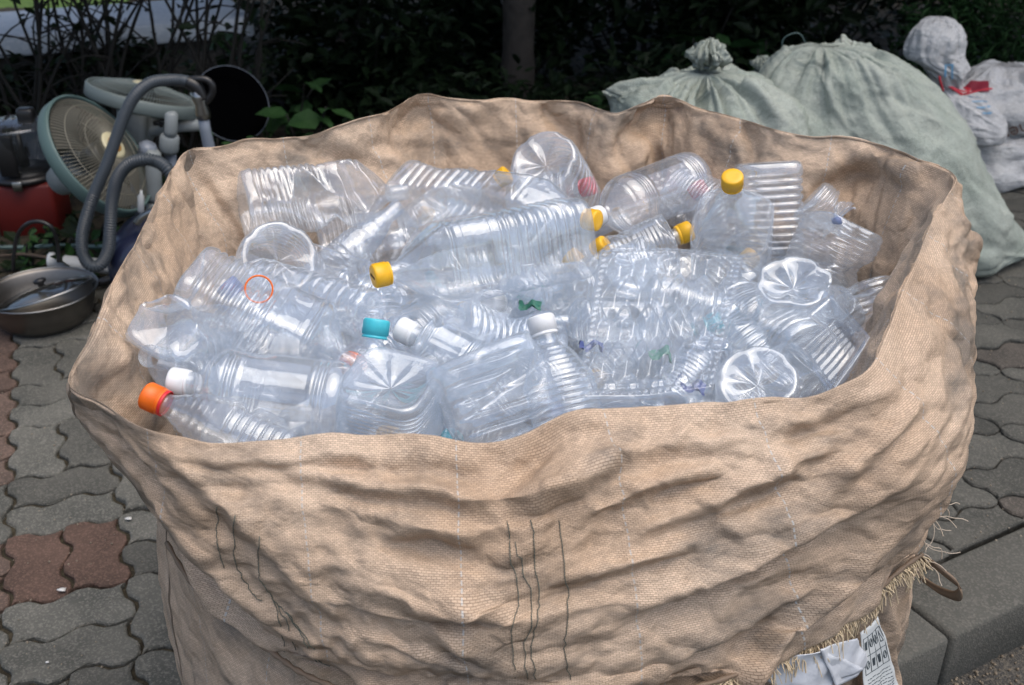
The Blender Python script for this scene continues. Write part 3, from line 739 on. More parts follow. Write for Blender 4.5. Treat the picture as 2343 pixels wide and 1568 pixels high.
    # dents: cave in one side around some height
    for k in range(int(round(1+crush*12))):
        a = r.uniform(0, 6.28); nrm = np.array([math.cos(a), math.sin(a), 0]); z0 = r.uniform(.05, .72)*L; wd = r.uniform(.03, .15)*L
        dep = crush*r.uniform(.35, 1.1)*R
        side = P@nrm; g = np.exp(-((P[:, 2]-z0-.3*(P@np.array([-nrm[1], nrm[0], 0])))/wd)**2); lim = R-dep*g*1.3
        P = P-np.maximum(side-lim, 0)[:, None]*nrm*1.35
    fade = np.clip((L*sh1-P[:, 2])/(L*.12), 0, 1)
    cr = np.abs(vnoise(P, 26, seed+5, 3)); cr2 = vnoise(P, 13, seed+9, 2)
    rdir = P*np.array([1, 1, 0]); rdir /= np.linalg.norm(rdir, axis=1, keepdims=True)+1e-6
    P = P+rdir*((-cr*.16+cr2*.10)*R*crush*1.3*fade)[:, None]
    # squash and bend
    if crush > .45: a = r.uniform(0, 3.14); d = np.array([math.cos(a), math.sin(a), 0]); P = P-np.outer((P@d)*(.45*(crush-.3))*fade, d)
    b_ = bend+crush*r.uniform(-.25, .25); P[:, 0] += b_*L*((P[:, 2]/L-.5)**2-.25)*fade
    return P, n, seg

def cap_mesh(kind_mat, parent, z, r=.0154, h=.0185, name='cap'):
    mb = MB(); 
    prof = [(z-.004, r*.97), (z-.0015, r*.97), (z-.0012, r*.93), (z, r*.93), (z+.0002, r), (z+h*.86, r), (z+h*.95, r*.965), (z+h, r*.90), (z+h+.0001, r*.5), (z+h, .0005)]
    mb.lathe(prof, 72, fn=lambda zz, rr, a: rr*(1+(.022 if (rr > r*.98) else 0)*(1 if int(round(a/(2*math.pi)*72)) % 2 else -1)))
    return mb.build(name, kind_mat, parent)

def inside(x, y, m=.10):
    # the bag's plan outline at pile height
    P = Rm[:, :2]; c = False; n = len(P)
    for i in range(n):
        x1, y1 = P[i]; x2, y2 = P[(i+1) % n]
        if (y1 > y) != (y2 > y) and x < (x2-x1)*(y-y1)/(y2-y1)+x1: c = not c
    if not c: return False
    return min(np.hypot(P[:, 0]-x, P[:, 1]-y)) > m
def settle(q, W):
    # keep an end of a bottle off the cloth wall
    for k in range(60):
        p = atz(q[0], q[1], q[2]+.004*k)
        if p.z > .96: break
        if inside(p.x, p.y, .045+W*.30): return p
    for k in range(80):
        p = atz(q[0], q[1], q[2]-.004*k)
        if inside(p.x, p.y, .045+W*.30): return p
    return atz(*q)
def bottle(label, A, B, W, kind='round', cap=None, crush=.25, seed=0, roll=0.0, mt='pet', group=None, bend=0.0, name='plastic_bottle', nrib=9, neckring=None, capn='cap'):
    """A = (px,py,z) of the mouth, B = (px,py,z) of the base centre, W = width in metres"""
    W *= 1.10; crush = min(.48, crush*1.35) if crush > .12 else crush
    A3 = A if isinstance(A, Vector) else settle(A, W); B3 = B if isinstance(B, Vector) else settle(B, W)
    return bottle3(label, A3, B3, W, kind, cap, crush, seed, roll, mt, group, bend, name, nrib, neckring, capn)
def bottle3(label, A3, B3, W, kind, cap, crush, seed, roll, mt, group, bend, name='plastic_bottle', nrib=9, neckring=None, capn='cap'):
    L = (A3-B3).length
    t = thing(name, label, 'bottle', B3, group)
    t.rotation_mode = 'QUATERNION'; t.rotation_quaternion = axis_rot(A3-B3, roll).to_quaternion()
    P, n, seg = bottle_geo(L, W/2, kind, seed, crush, bend=bend, nrib=nrib)
    F = grid_faces(n, seg, False).reshape(-1, 4)
    # grid is (n rows) x seg: close around seg
    i = np.arange(n-1); last = np.stack([i*seg+seg-1, (i+1)*seg+seg-1, (i+1)*seg, i*seg], -1)
    F = np.concatenate([F, last])
    mk('bottle_wall', P, F, M[mt], t, True)
    if cap: cap_mesh(M[cap], t, L-.0165, name=capn)
    if neckring:
        mb = MB(); mb.lathe([(L-.024, .0140), (L-.0235, .0150), (L-.0205, .0150), (L-.020, .0140)], 40, close=False); mb.build('neck_ring', M[neckring], t)
    return t

H = []
b = bottle
b('big clear bottle with yellow cap lying slanted across the middle on top of the heap', (856,632,.905), (1325,540,.91), .108, 'square', 'yellow', .10, 1, .3)
b('large square bottle with crushed ribbed sides against the back left wall of the bag', (930,438,.88), (556,480,.885), .100, 'square', None, .34, 2, .6, nrib=11)
b('ribbed bottle behind the big slanted one, its yellow cap poking out past the right end', (1366,505,.90), (925,440,.87), .090, 'square', 'yellow', .16, 3, .35)
b('bottle with round star-ribbed base facing out, topmost of the heap at the back middle', atz(1240,368,.925)+Vector((.07,.13,-.15)), atz(1240,368,.925), .108, 'round', None, .15, 4, 0)
b('smooth round bottle with red and white cap pointing at the viewer, at the back middle', (1352,500,.87), (1585,410,.86), .088, 'flute', 'white_cap', .10, 5, .2)
b('upright square bottle with yellow cap standing in the heap at the back right', (1675,405,.97), (1672,720,.68), .112, 'square', 'yellow', .05, 6, .0)
b('tall ribbed square bottle standing neck down beside the upright yellow-capped bottle', (1765,780,.67), (1757,372,.93), .100, 'square', None, .12, 7, .35, nrib=10)
b('wide ribbed bottle with its base up, below the blue plastic tie at the right', (1800,790,.72), (1928,515,.88), .108, 'square', None, .22, 8, .7, nrib=9)
b('crushed short bottle leaning on the back right wall of the bag', (1945,540,.82), (1850,455,.83), .075, 'round', None, .5, 9, .1)
b('crinkled bottle with star-creased base facing up at the right of the egg tray', atz(1815,640,.885)+Vector((.03,.08,-.20)), atz(1815,640,.885), .098, 'round', None, .38, 10, .4)
b('small ribbed bottle squeezed against the right wall of the bag', (2050,830,.76), (1985,655,.86), .070, 'round', None, .22, 11, .2, nrib=7)
b('bottle with yellow cap turned sideways between the slanted bottle and the upright one', (1578,528,.86), (1400,600,.82), .075, 'rings', 'yellow', .18, 12, .6)
b('slim bottle with white cap pointing up, twisted ribs, at the front centre', (1236,728,.93), (1306,985,.87), .074, 'cone', 'white_cap', .12, 14, .3)
b('fluted bottle with off-white cap stained brown inside, at the centre front', (915,752,.87), (1110,850,.84), .066, 'flute', 'white_cap', .3, 15, .3)
b('thin crumpled bottle with turquoise cap in the centre front', (862,735,.90), (830,960,.80), .050, 'cone', 'teal', .5, 16, .9)
b('very wide bottle with slanting grooves at the front centre', (1225,1120,.74), (1095,800,.88), .132, 'swirl', None, .14, 17, .62, 'pet_frost')
b('squat bottle with fine horizontal rings standing at the front, yellow cap seen below it', (905,1120,.70), (892,862,.872), .106, 'square', 'yellow', .10, 18, .35, 'pet_frost', nrib=13)
b('fluted bottle with white cap lying along the front left', (392,872,.86), (790,925,.84), .086, 'flute', 'white_cap', .10, 19, .1, 'pet_frost')
b('ringed bottle with bright orange cap and red collar in the front left corner', (336,905,.885), (665,1050,.83), .068, 'cone', 'orange', .18, 20, .5, neckring='red')
b('big ribbed square bottle with a smooth panel lying base up at the left', (830,845,.82), (425,655,.875), .094, 'square', None, .18, 21, .2, nrib=10)
b('slim ribbed bottle lying behind the big ribbed one at the left, no cap', (520,622,.85), (850,720,.86), .062, 'round', None, .24, 22, .5, nrib=8)
b('bottle with round star base facing out at the back left', atz(640,590,.87)+Vector((-.07,.14,-.12)), atz(640,590,.87), .104, 'round', None, .16, 23, .3)
b('ribbed bottle lying under the shoulder of the big slanted bottle', (1010,540,.80), (730,580,.79), .088, 'square', None, .2, 24, .5, nrib=11)
b('crushed bottle with crumpled sides in the left corner of the heap', (600,790,.74), (370,745,.80), .085, 'swirl', None, .5, 25, .5)
b('torn creased bottle in the left corner behind the white-capped fluted bottle', (340,815,.80), (560,850,.76), .080, 'round', None, .55, 26, .9)
b('bottle with puckered round base pointing left in the centre of the heap', (1230,830,.78), (1040,748,.86), .074, 'round', None, .25, 27, .2)
b('frosted white-capped bottle lying under the big slanted bottle', (1118,692,.84), (1330,665,.80), .080, 'flute', 'white_cap', .12, 28, .1, 'pet_frost')
b('bottle with clear ribbed base facing up at the front right edge of the bag', (1740,1060,.66), (1732,868,.85), .090, 'round', None, .1, 29, .4)
b('wide cylinder bottle lying under the edge of the egg tray at the right', (1640,690,.78), (1850,830,.80), .100, 'rings', None, .2, 30, .2, 'pet_frost')
b('capless bottle lying behind the upright yellow-capped bottle', (1690,500,.80), (1540,445,.82), .090, 'rings', None, .12, 31, .4)
b('crumpled shiny bottle in front of the yellow-capped sideways bottle', (1380,650,.80), (1500,590,.85), .072, 'cone', None, .5, 32, .3)
b('bottle with orange-yellow cap seen through the right end of the big slanted bottle', (1300,585,.82), (1440,700,.76), .080, 'round', 'yellow', .2, 33, .3)
b('bottle behind the star-based one, its yellow cap showing at the back middle', (1160,398,.84), (1010,520,.76), .085, 'square', 'yellow', .2, 34, .3)
b('bottle with pinkish red cap under the star-based bottle at the back', (1355,425,.83), (1180,470,.78), .078, 'round', 'red', .2, 35, .3)
b('bottle whose small red cap peeks out at the back right', (1590,424,.86), (1680,560,.76), .078, 'round', 'red', .15, 36, .3)
b('bottle with yellow cap seen through the ribbed bottle at the back left', (962,490,.80), (1150,560,.74), .080, 'round', 'yellow', .2, 37, .3)
b('bottle lying in the front right of the heap along the bag edge', (1890,840,.76), (1640,960,.76), .090, 'square', None, .25, 38, .3)
b('bottle wedged beside the white-capped slim bottle at the front', (1420,1010,.76), (1380,880,.80), .078, 'cone', None, .25, 39, .3)
b('bottle deep in the heap with a yellow cap below the upright bottle', (1722,585,.80), (1590,700,.74), .080, 'round', 'yellow', .2, 40, .3)
b('bottle with yellow cap just right of the big slanted bottle end', (1385,560,.84), (1270,640,.77), .070, 'round', 'yellow', .2, 41, .3)
b('bottle with creased shoulders lying left of the turquoise-capped one', (745,760,.84), (800,1000,.78), .070, 'cone', None, .45, 42, .1)
b('bottle with pale orange cap seen through the ringed one at the front', (815,838,.82), (640,760,.77), .080, 'round', 'orange', .2, 43, .1)
b('loose-lying bottle with smooth faces between left and slanted bottles', (720,660,.84), (960,745,.82), .086, 'square', None, .35, 44, .8)
b('bottle with deep ribs in the heap below the slanted bottle', (1000,690,.80), (1240,770,.76), .088, 'square', None, .25, 45, .4)
b('bottle under the egg tray with a turquoise cap', (1648,735,.80), (1450,820,.74), .086, 'round', 'teal', .3, 46, .2)
b('bottle standing tilted against the right wall below the small ribbed one', (1960,860,.78), (1890,700,.80), .085, 'rings', None, .3, 47, .2)

b('small bottle with blue cap at the left behind the big ribbed one', (516,650,.87), (650,790,.79), .066, 'cone', 'bluewrap', .3, 48, .2)
for px, py, m_, lab in ((1352,792,'bluewrap','navy blue plastic scrap among the bottles left of the egg tray'),(1512,812,'greenwrap','tiny green plastic scrap under the middle of the egg tray'),(1588,885,'bluewrap','blue plastic scrap under the lower right corner of the egg tray'),(1210,700,'greenwrap','green scrap inside the frosted white-capped bottle')):
    sp_ = thing('plastic_scrap', lab, 'scrap', atz(px, py, .835)); mb = MB(); nx_ = 9; a_, c_ = np.meshgrid(np.linspace(-1, 1, nx_), np.linspace(-1, 1, nx_), indexing='ij'); q = np.stack([a_*.014, c_*.008, .004*np.sin(a_*5)+.003*np.cos(c_*7+a_*3)], -1).reshape(-1, 3); q = q+vnoise(q, 90, px, 2)[:, None]*.003
    mb.add(q, grid_faces(nx_, nx_, False)); mb.build('scrap_sheet', M[m_], sp_)

r5 = np.random.default_rng(21); GT2 = 'small loose bottles filling the gaps'
LT = 'small crumpled clear bottle filling a gap between the bigger bottles of the heap'
pts = []; tries = 0; k = 0
while len(pts) < 26 and tries < 5000:
    tries += 1; x, y = r5.uniform(-.45, .58), r5.uniform(.85, 1.82)
    if inside(x, y, .12) and all(math.hypot(x-a, y-b_) > .13 for a, b_ in pts): pts.append((x, y))
for x, y in pts:
    az = r5.uniform(0, 6.28); el = r5.uniform(-.5, .5); d = Vector((math.cos(az)*math.cos(el), math.sin(az)*math.cos(el), math.sin(el))); L = r5.uniform(.15, .21); c0 = Vector((x, y, .805+r5.uniform(-.01, .03)))
    e1, e2 = c0+d*L/2, c0-d*L/2
    if not (inside(e1.x, e1.y, .06) and inside(e2.x, e2.y, .06)): continue
    bottle3(LT, e1, e2, r5.uniform(.058, .074), ['round','cone','flute','rings'][k % 4], None, r5.uniform(.25, .5), 300+k, 0, ['pet','pet_blue','pet'][k % 3], GT2, 0); k += 1

# the layers under them, seen through the clear walls
GD = 'bottles buried in the heap'
LD = 'clear bottle buried under the heap, seen only faintly through the bottles above it'
r2 = np.random.default_rng(3); cnt = 0; k = 0
protos = []
caps_cycle = [None, 'white_cap', None, 'yellow', None, None, 'bluewrap', None, 'teal', None]
for zl, num in ((.735, 26), (.655, 22), (.575, 16)):
    pts = []; tries = 0
    while len(pts) < num and tries < 4000:
        tries += 1; x, y = r2.uniform(-.5, .6), r2.uniform(.8, 1.9)
        if inside(x, y, .13) and all(math.hypot(x-a, y-b_) > .135 for a, b_ in pts): pts.append((x, y))
    for (x, y) in pts:
        az = r2.uniform(0, 6.28); el = r2.uniform(-.25, .25); d = Vector((math.cos(az)*math.cos(el), math.sin(az)*math.cos(el), math.sin(el)))
        L = r2.uniform(.20, .27); c0 = Vector((x, y, zl)); e1, e2 = c0+d*L/2, c0-d*L/2
        if not (inside(e1.x, e1.y, .03) and inside(e2.x, e2.y, .03)):
            d = (Vector((cen[0], cen[1], zl))-c0); d = Vector((-d.y, d.x, 0)).normalized(); e1, e2 = c0+d*L/2, c0-d*L/2
            if not (inside(e1.x, e1.y, .02) and inside(e2.x, e2.y, .02)): continue
        if len(protos) < 10:
            t = bottle3(LD, e1, e2, r2.uniform(.068, .095), ['round','square','flute','rings','swirl','cone'][k % 6], caps_cycle[k % 10], r2.uniform(.1, .5), 100+k, 0, ['pet','pet_frost','pet_blue'][k % 3], GD, 0)
            protos.append((t, L))
        else:
            src, L0 = protos[k % 10]; t = src.copy(); C.objects.link(t); t.location = e2; t.rotation_quaternion = axis_rot(e1-e2, r2.uniform(0, 6.28)).to_quaternion()
            for ch in src.children:
                c2 = ch.copy(); C.objects.link(c2); c2.parent = t
        k += 1

# clear egg tray lying over the heap on the right
TL, TR, BR, BL = [np.array(atz(*q)) for q in ((1372,590,.905), (1702,590,.905), (1628,905,.88), (1312,925,.87))]
nx, ny = 170, 210
a, b_ = np.meshgrid(np.linspace(0, 1, nx), np.linspace(0, 1, ny), indexing='ij')
P = (TL*(1-a[..., None])+TR*a[..., None])*(1-b_[..., None])+(BL*(1-a[..., None])+BR*a[..., None])*b_[..., None]
Nn = np.cross(TR-TL, TL-BL); Nn /= np.linalg.norm(Nn); 
if Nn[2] < 0: Nn = -Nn
mg = .07
ua = np.clip((a-mg)/(1-2*mg), 0, 1); vb = np.clip((b_-mg*.8)/(1-1.6*mg), 0, 1)
cu, cv = 5, 4
inn = np.clip((np.minimum(np.minimum(a, 1-a)/mg, np.minimum(b_, 1-b_)/(mg*.8))-1)*4, 0, 1)
sx_, sy_ = np.cos(ua*cu*2*math.pi), np.cos(vb*cv*2*math.pi)
h = sx_+sy_; pegs = np.clip((h-.35)/.75, 0, 1); cups = np.clip((-h+.1)/1.2, 0, 1)
hh = (.011*(pegs**.7)-.013*cups**.6)*inn - .004*inn + .004*(1-inn)
dia = .0010*np.sign(np.sin((a*60+b_*75)))*np.sign(np.sin((a*60-b_*75)))*(1-inn)*(np.minimum(np.minimum(a, 1-a), np.minimum(b_, 1-b_)) > mg*.25)
sag = .012*vnoise(P.reshape(-1, 3), 5, 77, 3).reshape(nx, ny)
ed = np.minimum(np.minimum(a, 1-a), np.minimum(b_, 1-b_)); hh = hh-.006*np.clip(1-ed/.012, 0, 1)
P = P+Nn*(hh+dia+sag)[..., None]
tr_ = thing('egg_tray', 'clear moulded egg tray with rows of empty cups lying over the bottles at the right', 'egg tray', tuple((TL+BR)/2))
mk('tray_sheet', P.reshape(-1, 3)-np.array(tr_.location), grid_faces(nx, ny, False), M['pet_tray'], tr_, True)

def clear_box(label, corners, depth, seed, name='clear_tray', mt='pet'):
    """open thermoformed tray: floor, ribbed walls, flange"""
    TL, TR, BR, BL = [np.array(atz(*q)) for q in corners]; nx, ny = 60, 80
    a, b_ = np.meshgrid(np.linspace(0, 1, nx), np.linspace(0, 1, ny), indexing='ij')
    P = (TL*(1-a[..., None])+TR*a[..., None])*(1-b_[..., None])+(BL*(1-a[..., None])+BR*a[..., None])*b_[..., None]
    N_ = np.cross(TR-TL, TL-BL); N_ /= np.linalg.norm(N_); N_ = N_ if N_[2] > 0 else -N_
    ed = np.minimum(np.minimum(a, 1-a), np.minimum(b_, 1-b_)); w_ = np.clip((ed-.07)/.07, 0, 1)
    hh = -depth*w_ + .004*(ed < .012)*-1 + .0015*np.sign(np.sin(a*70))*(w_ >= 1)*(np.abs(b_-.5) < .3) + .0015*np.sin(b_*160)*((w_ > 0) & (w_ < 1))
    P = P+N_*(hh+.006*vnoise(P.reshape(-1, 3), 9, seed, 3).reshape(nx, ny))[..., None]
    t = thing(name, label, 'tray', tuple((TL+BR)/2)); mk('tray_sheet', P.reshape(-1, 3)-np.array(t.location), grid_faces(nx, ny, False), M[mt], t, True); return t
clear_box('clear lidded food tray tilted at the far right of the heap', ((1900,665,.86), (1995,775,.85), (1900,905,.82), (1790,760,.82)), .03, 5, mt='pet_blue')
clear_box('small clear tray tucked under the slanted bottle at the left', ((715,560,.84), (850,600,.84), (850,700,.82), (712,660,.82)), .025, 8)
def film(label, corners, seed, amp, mt='pet_film'):
    TL, TR, BR, BL = [np.array(atz(*q)) for q in corners]; nx, ny = 70, 70
    a, b_ = np.meshgrid(np.linspace(0, 1, nx), np.linspace(0, 1, ny), indexing='ij')
    P = (TL*(1-a[..., None])+TR*a[..., None])*(1-b_[..., None])+(BL*(1-a[..., None])+BR*a[..., None])*b_[..., None]
    f = P.reshape(-1, 3); P = P+np.stack([vnoise(f, 8, seed+q, 3).reshape(nx, ny)*amp*(.4 if q < 2 else 1) for q in range(3)], -1)
    ridge = np.abs(vnoise(f, 16, seed+9, 3)).reshape(nx, ny); P[..., 2] += ridge*amp*.5
    return tag(mk('plastic_film', P.reshape(-1, 3), grid_faces(nx, ny, False), M[mt]), label, 'film')
film('crumpled clear film between the slanted bottle and the turquoise cap', ((905,640,.875), (1180,700,.865), (1120,800,.85), (880,730,.86)), 50, .012)
film('creased clear film lying in the left of the heap behind the big ribbed bottle', ((400,600,.80), (760,640,.84), (720,720,.80), (420,700,.78)), 60, .016)
# blue tie with loose ends standing out of the heap at the right
tie = thing('plastic_tie', 'blue knotted plastic tie with wiry ends sticking up at the right of the heap', 'tie', atz(1915,505,.90))
mb = MB(); o_ = Vector(tie.location)
for q in range(9):
    e = at(1915+random.uniform(-40, 50), 500+random.uniform(-50, 12), o_.y+random.uniform(-.01, .01)); mid = (o_+e)/2+Vector((random.uniform(-.008,.008), 0, random.uniform(-.004,.01)))
    mb.tube([Vector(v)-o_ for v in spline([o_, mid, e], 12)], .0008, 5)
mb.build('strands', M['pet_blue'], tie); mb = MB(); mb.lathe([(-.006,.001),(-.004,.006),(0,.008),(.004,.006),(.006,.001)], 10, fn=lambda z, r, a: r*(1+.3*math.sin(a*3+z*600))); mb.build('knot', M['bluewrap'], tie)
# loose orange ring from a bottle neck
ring = thing('cap_ring', 'loose orange neck ring lying by the slim ribbed bottle at the left', 'ring', atz(592,665,.89)); mb = MB()
rr = [(.0150, -.003), (.0170, -.003), (.0170, .003), (.0150, .003), (.0150, -.003)]
mb.lathe([(z, r) for r, z in rr], 40, close=False, rot=axis_rot((.25, -.85, .45))); o = mb.build('ring_band', M['orange'], ring)
ring.location = atz(592,662,.925)
# print on the nearest yellow cap and the ring mark on the red and white cap
first = [o for o in C.objects if o.get('label', '').startswith('big clear bottle with yellow')][0]
cap0 = [c for c in first.children if c.name.startswith('cap')][0]
def text_mesh(txt, size, mat_, parent, M4, name='lettering', depth=.0004):
    cu = bpy.data.curves.new('t', 'FONT'); cu.body = txt; cu.size = size; cu.align_x = 'CENTER'; cu.align_y = 'CENTER'; cu.extrude = depth; cu.resolution_u = 3
    to = bpy.data.objects.new('t', cu); C.objects.link(to); bpy.context.view_layer.update()
    me = bpy.data.meshes.new_from_object(to.evaluated_get(bpy.context.evaluated_depsgraph_get())); bpy.data.objects.remove(to)
    o = bpy.data.objects.new(name, me); C.objects.link(o); me.materials.clear(); me.materials.append(mat_); o.parent = parent; o.matrix_local = M4; return o
Lf = .0
Lf = max(v.co.z for v in cap0.data.vertices)
qq = first.rotation_quaternion.to_matrix(); upl = qq.inverted() @ Vector((0, 0, 1)); ang = math.atan2(upl.y, upl.x)-math.pi/2
text_mesh('taboca', .0062, M['ink'], cap0, Matrix.Translation((0, 0, Lf+.0002)) @ Matrix.Rotation(ang, 4, 'Z'))
rw = [o for o in C.objects if o.get('label', '').startswith('smooth round bottle with red')][0]; cp = [c for c in rw.children if c.name.startswith('cap')][0]
zt = max(v.co.z for v in cp.data.vertices)
mb = MB(); mb.lathe([(zt-.0005, .0125), (zt+.0006, .0125), (zt+.0006, .0098), (zt-.0005, .0098)], 40, close=False); mb.build('printed_ring', M['red'], cp)
mb = MB()
for yy, ww in ((-.003, .013), (.003, .014)): mb.box((0, yy, zt+.0003), (ww, .0022, .0006))
mb.build('printed_bar', M['red'], cp, False)
#@@ENDBOTTLES
#@@GROUND
# ================================================================== GROUND
def ground_mat(name, c1, c2, c3, sc1=6, sc2=160, rough=.9, bump=.4):
    m = bpy.data.materials.new(name); m.use_nodes = True; n = m.node_tree.nodes; L = m.node_tree.links; b = n['Principled BSDF']
    b.inputs['Roughness'].default_value = rough; b.inputs['Specular IOR Level'].default_value = .25
    tc = n.new('ShaderNodeTexCoord'); t = n.new('ShaderNodeTexNoise'); t.inputs['Scale'].default_value = sc1; t.inputs['Detail'].default_value = 8; L.new(tc.outputs['Object'], t.inputs[0])
    rp = n.new('ShaderNodeValToRGB'); e = rp.color_ramp.elements; e[0].position = .35; e[1].position = .65; e[0].color = (*c1, 1); e[1].color = (*c2, 1); L.new(t.outputs[0], rp.inputs[0])
    v = n.new('ShaderNodeTexVoronoi'); v.inputs['Scale'].default_value = sc2; L.new(tc.outputs['Object'], v.inputs['Vector'])
    vr = n.new('ShaderNodeValToRGB'); e = vr.color_ramp.elements; e[0].position = .55; e[1].position = .95; e[0].color = (0,0,0,1); e[1].color = (1,1,1,1)
    sp = n.new('ShaderNodeSeparateColor'); L.new(v.outputs['Color'], sp.inputs[0]); L.new(sp.outputs[0], vr.inputs[0])
    mx = n.new('ShaderNodeMix'); mx.data_type = 'RGBA'; L.new(math_node(n, L, 'MULTIPLY', vr.outputs[0], .55), mx.inputs[0]); L.new(rp.outputs[0], mx.inputs[6]); mx.inputs[7].default_value = (*c3, 1)
    L.new(mx.outputs[2], b.inputs['Base Color'])
    bp = n.new('ShaderNodeBump'); bp.inputs['Strength'].default_value = bump; bp.inputs['Distance'].default_value = .003
    L.new(math_node(n, L, 'ADD', v.outputs['Distance'], math_node(n, L, 'MULTIPLY', t.outputs[0], 2.0)), bp.inputs['Height']); L.new(bp.outputs[0], b.inputs['Normal'])
    return m, n, L, b, mx
M['soil'] = ground_mat('dark_soil', (.018,.015,.010), (.04,.034,.022), (.07,.06,.04), 9, 90, .95, .9)[0]
M['concrete'] = ground_mat('kerb_concrete', (.06,.061,.053), (.09,.09,.08), (.15,.14,.125), 5, 260)[0]
M['asphalt'] = ground_mat('dirty_asphalt', (.035,.035,.034), (.06,.058,.054), (.16,.14,.11), 8, 240, .95, .9)[0]
mP, n, L, b, mx = ground_mat('paver_concrete', (.070,.072,.064), (.115,.114,.10), (.22,.21,.185), 7, 300, .85, .35)
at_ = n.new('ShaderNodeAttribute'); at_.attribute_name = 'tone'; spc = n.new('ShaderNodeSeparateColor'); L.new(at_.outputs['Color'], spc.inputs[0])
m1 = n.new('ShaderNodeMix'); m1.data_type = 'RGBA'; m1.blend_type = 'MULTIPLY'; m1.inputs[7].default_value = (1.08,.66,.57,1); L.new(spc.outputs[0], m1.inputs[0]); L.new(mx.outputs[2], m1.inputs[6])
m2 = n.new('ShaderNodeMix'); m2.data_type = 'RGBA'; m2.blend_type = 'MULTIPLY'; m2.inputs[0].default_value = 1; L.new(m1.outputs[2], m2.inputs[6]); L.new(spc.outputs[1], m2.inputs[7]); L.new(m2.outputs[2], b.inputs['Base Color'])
M['paver'] = mP
TH = R_(22); ra_ = np.array([math.cos(TH), math.sin(TH)]); fa_ = np.array([-math.sin(TH), math.cos(TH)])
KA, KB = np.array([.747, 1.449]), np.array([.93, 1.746]); KD = np.array([.88, .475]); KD /= np.linalg.norm(KD); KN = np.array([-KD[1], KD[0]])
Lp = .235; Am = .0105
def warp(P):
    def wv(t): return np.clip(1.5*np.sin(t), -1, 1)
    q = P.copy(); k = 2*math.pi/(Lp/2)
    q[:, 0] = P[:, 0]+Am*wv(P[:, 1]*k); q[:, 1] = P[:, 1]+Am*wv(P[:, 0]*k); return q
org = atz(12, 1392, 0); o_l = np.array([org.x, org.y])
OA, OB = o_l@ra_, o_l@fa_
V = []; F = []; col = []; nn = 0; rp_ = np.random.default_rng(5)
def soil_line(x, y): return y-(2.98+(x+1.5)*.50)
for i in range(-14, 20):
    for j in range(-10, 24):
        for h_ in (0, 1):
            if (i+j) % 2: x0, x1, y0, y1 = i*Lp, (i+1)*Lp, (j+h_*.5)*Lp, (j+h_*.5+.5)*Lp
            else: x0, x1, y0, y1 = (i+h_*.5)*Lp, (i+h_*.5+.5)*Lp, j*Lp, (j+1)*Lp
            cw = ((x0+x1)/2+OA)*ra_+((y0+y1)/2+OB)*fa_
            if soil_line(*cw) > .15 or abs(cw[0]) > 4.5 or cw[1] < .2: continue
            if (cw-KB)@KN < -.085: continue
            g = .0036; nx_, ny_ = 10, 10
            ed = []
            for t in np.linspace(0, 1, nx_, endpoint=False): ed.append((x0+(x1-x0)*t, y0))
            for t in np.linspace(0, 1, ny_, endpoint=False): ed.append((x1, y0+(y1-y0)*t))
            for t in np.linspace(0, 1, nx_, endpoint=False): ed.append((x1-(x1-x0)*t, y1))
            for t in np.linspace(0, 1, ny_, endpoint=False): ed.append((x0, y1-(y1-y0)*t))
            ed = np.array(ed); c0 = np.array([(x0+x1)/2, (y0+y1)/2]); hw = np.array([(x1-x0)/2, (y1-y0)/2])
            zt = rp_.normal(0, .0018); tl = rp_.normal(0, .012, 2); m_ = len(ed); rings = []
            for ins, z in ((g, -.03), (g, -.005), (g+.0022, -.0012), (g+.006, 0)):
                q = c0+(ed-c0)*(1-ins/hw); q = warp(q)+rp_.normal(0, .0006, q.shape)
                wq = (q[:, :1]+OA)*ra_+(q[:, 1:]+OB)*fa_
                s_d = (wq-KB)@KN; wq = wq+np.outer(np.maximum(.004+ins-s_d, 0), KN)
                rings.append(np.concatenate([wq, (zt+z+(q-c0)@tl)[:, None]], 1))
            cc = rings[-1].mean(0, keepdims=True); rings.append(cc)
            V.append(np.concatenate(rings)); 
            idx = np.arange(m_); nx2 = (idx+1) % m_
            for r in range(3): F.append(np.stack([r*m_+idx, r*m_+nx2, (r+1)*m_+nx2, (r+1)*m_+idx], -1)+nn)
            F.append(np.stack([3*m_+idx[0::2], 3*m_+idx[1::2], 3*m_+(idx[1::2]+1) % m_, np.full(m_//2, 4*m_)], -1)+nn)
            red = 0.0
            if (i, j) in ((0, 0),): red = .9
            if i in (-1,) and j >= 2 or (i == -1 and j in (0,)): red = .55+.3*rp_.random()
            if i >= 7 and rp_.random() < .05: red = .25
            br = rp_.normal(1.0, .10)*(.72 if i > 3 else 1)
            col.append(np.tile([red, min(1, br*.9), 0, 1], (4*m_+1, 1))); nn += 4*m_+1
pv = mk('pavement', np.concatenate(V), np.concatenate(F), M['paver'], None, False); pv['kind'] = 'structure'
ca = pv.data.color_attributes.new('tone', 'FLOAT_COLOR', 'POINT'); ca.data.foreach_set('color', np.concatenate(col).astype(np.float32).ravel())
# far ground: one sheet
nx, ny = 120, 120
gx_, gy_ = np.meshgrid(np.linspace(-1, 1, nx), np.linspace(-1, 1, ny), indexing='ij')
gx_ = np.sign(gx_)*np.abs(gx_)**3*60; gy_ = 3+np.sign(gy_)*np.abs(gy_)**3*60
gz = -.011+0*gx_; P = np.stack([gx_, gy_, gz], -1).reshape(-1, 3)
sl_ = soil_line(P[:, 0], P[:, 1]); P[:, 2] += np.clip(sl_, 0, .3)*.12+np.clip(sl_, 0, 1)*.012*vnoise(P, 5, 4, 3)
kd = (P[:, :2]-KA)@KN; P[:, 2] -= .16*(kd < .09)
g_ = mk('ground', P, grid_faces(nx, ny, False), M['soil']); g_['kind'] = 'structure'
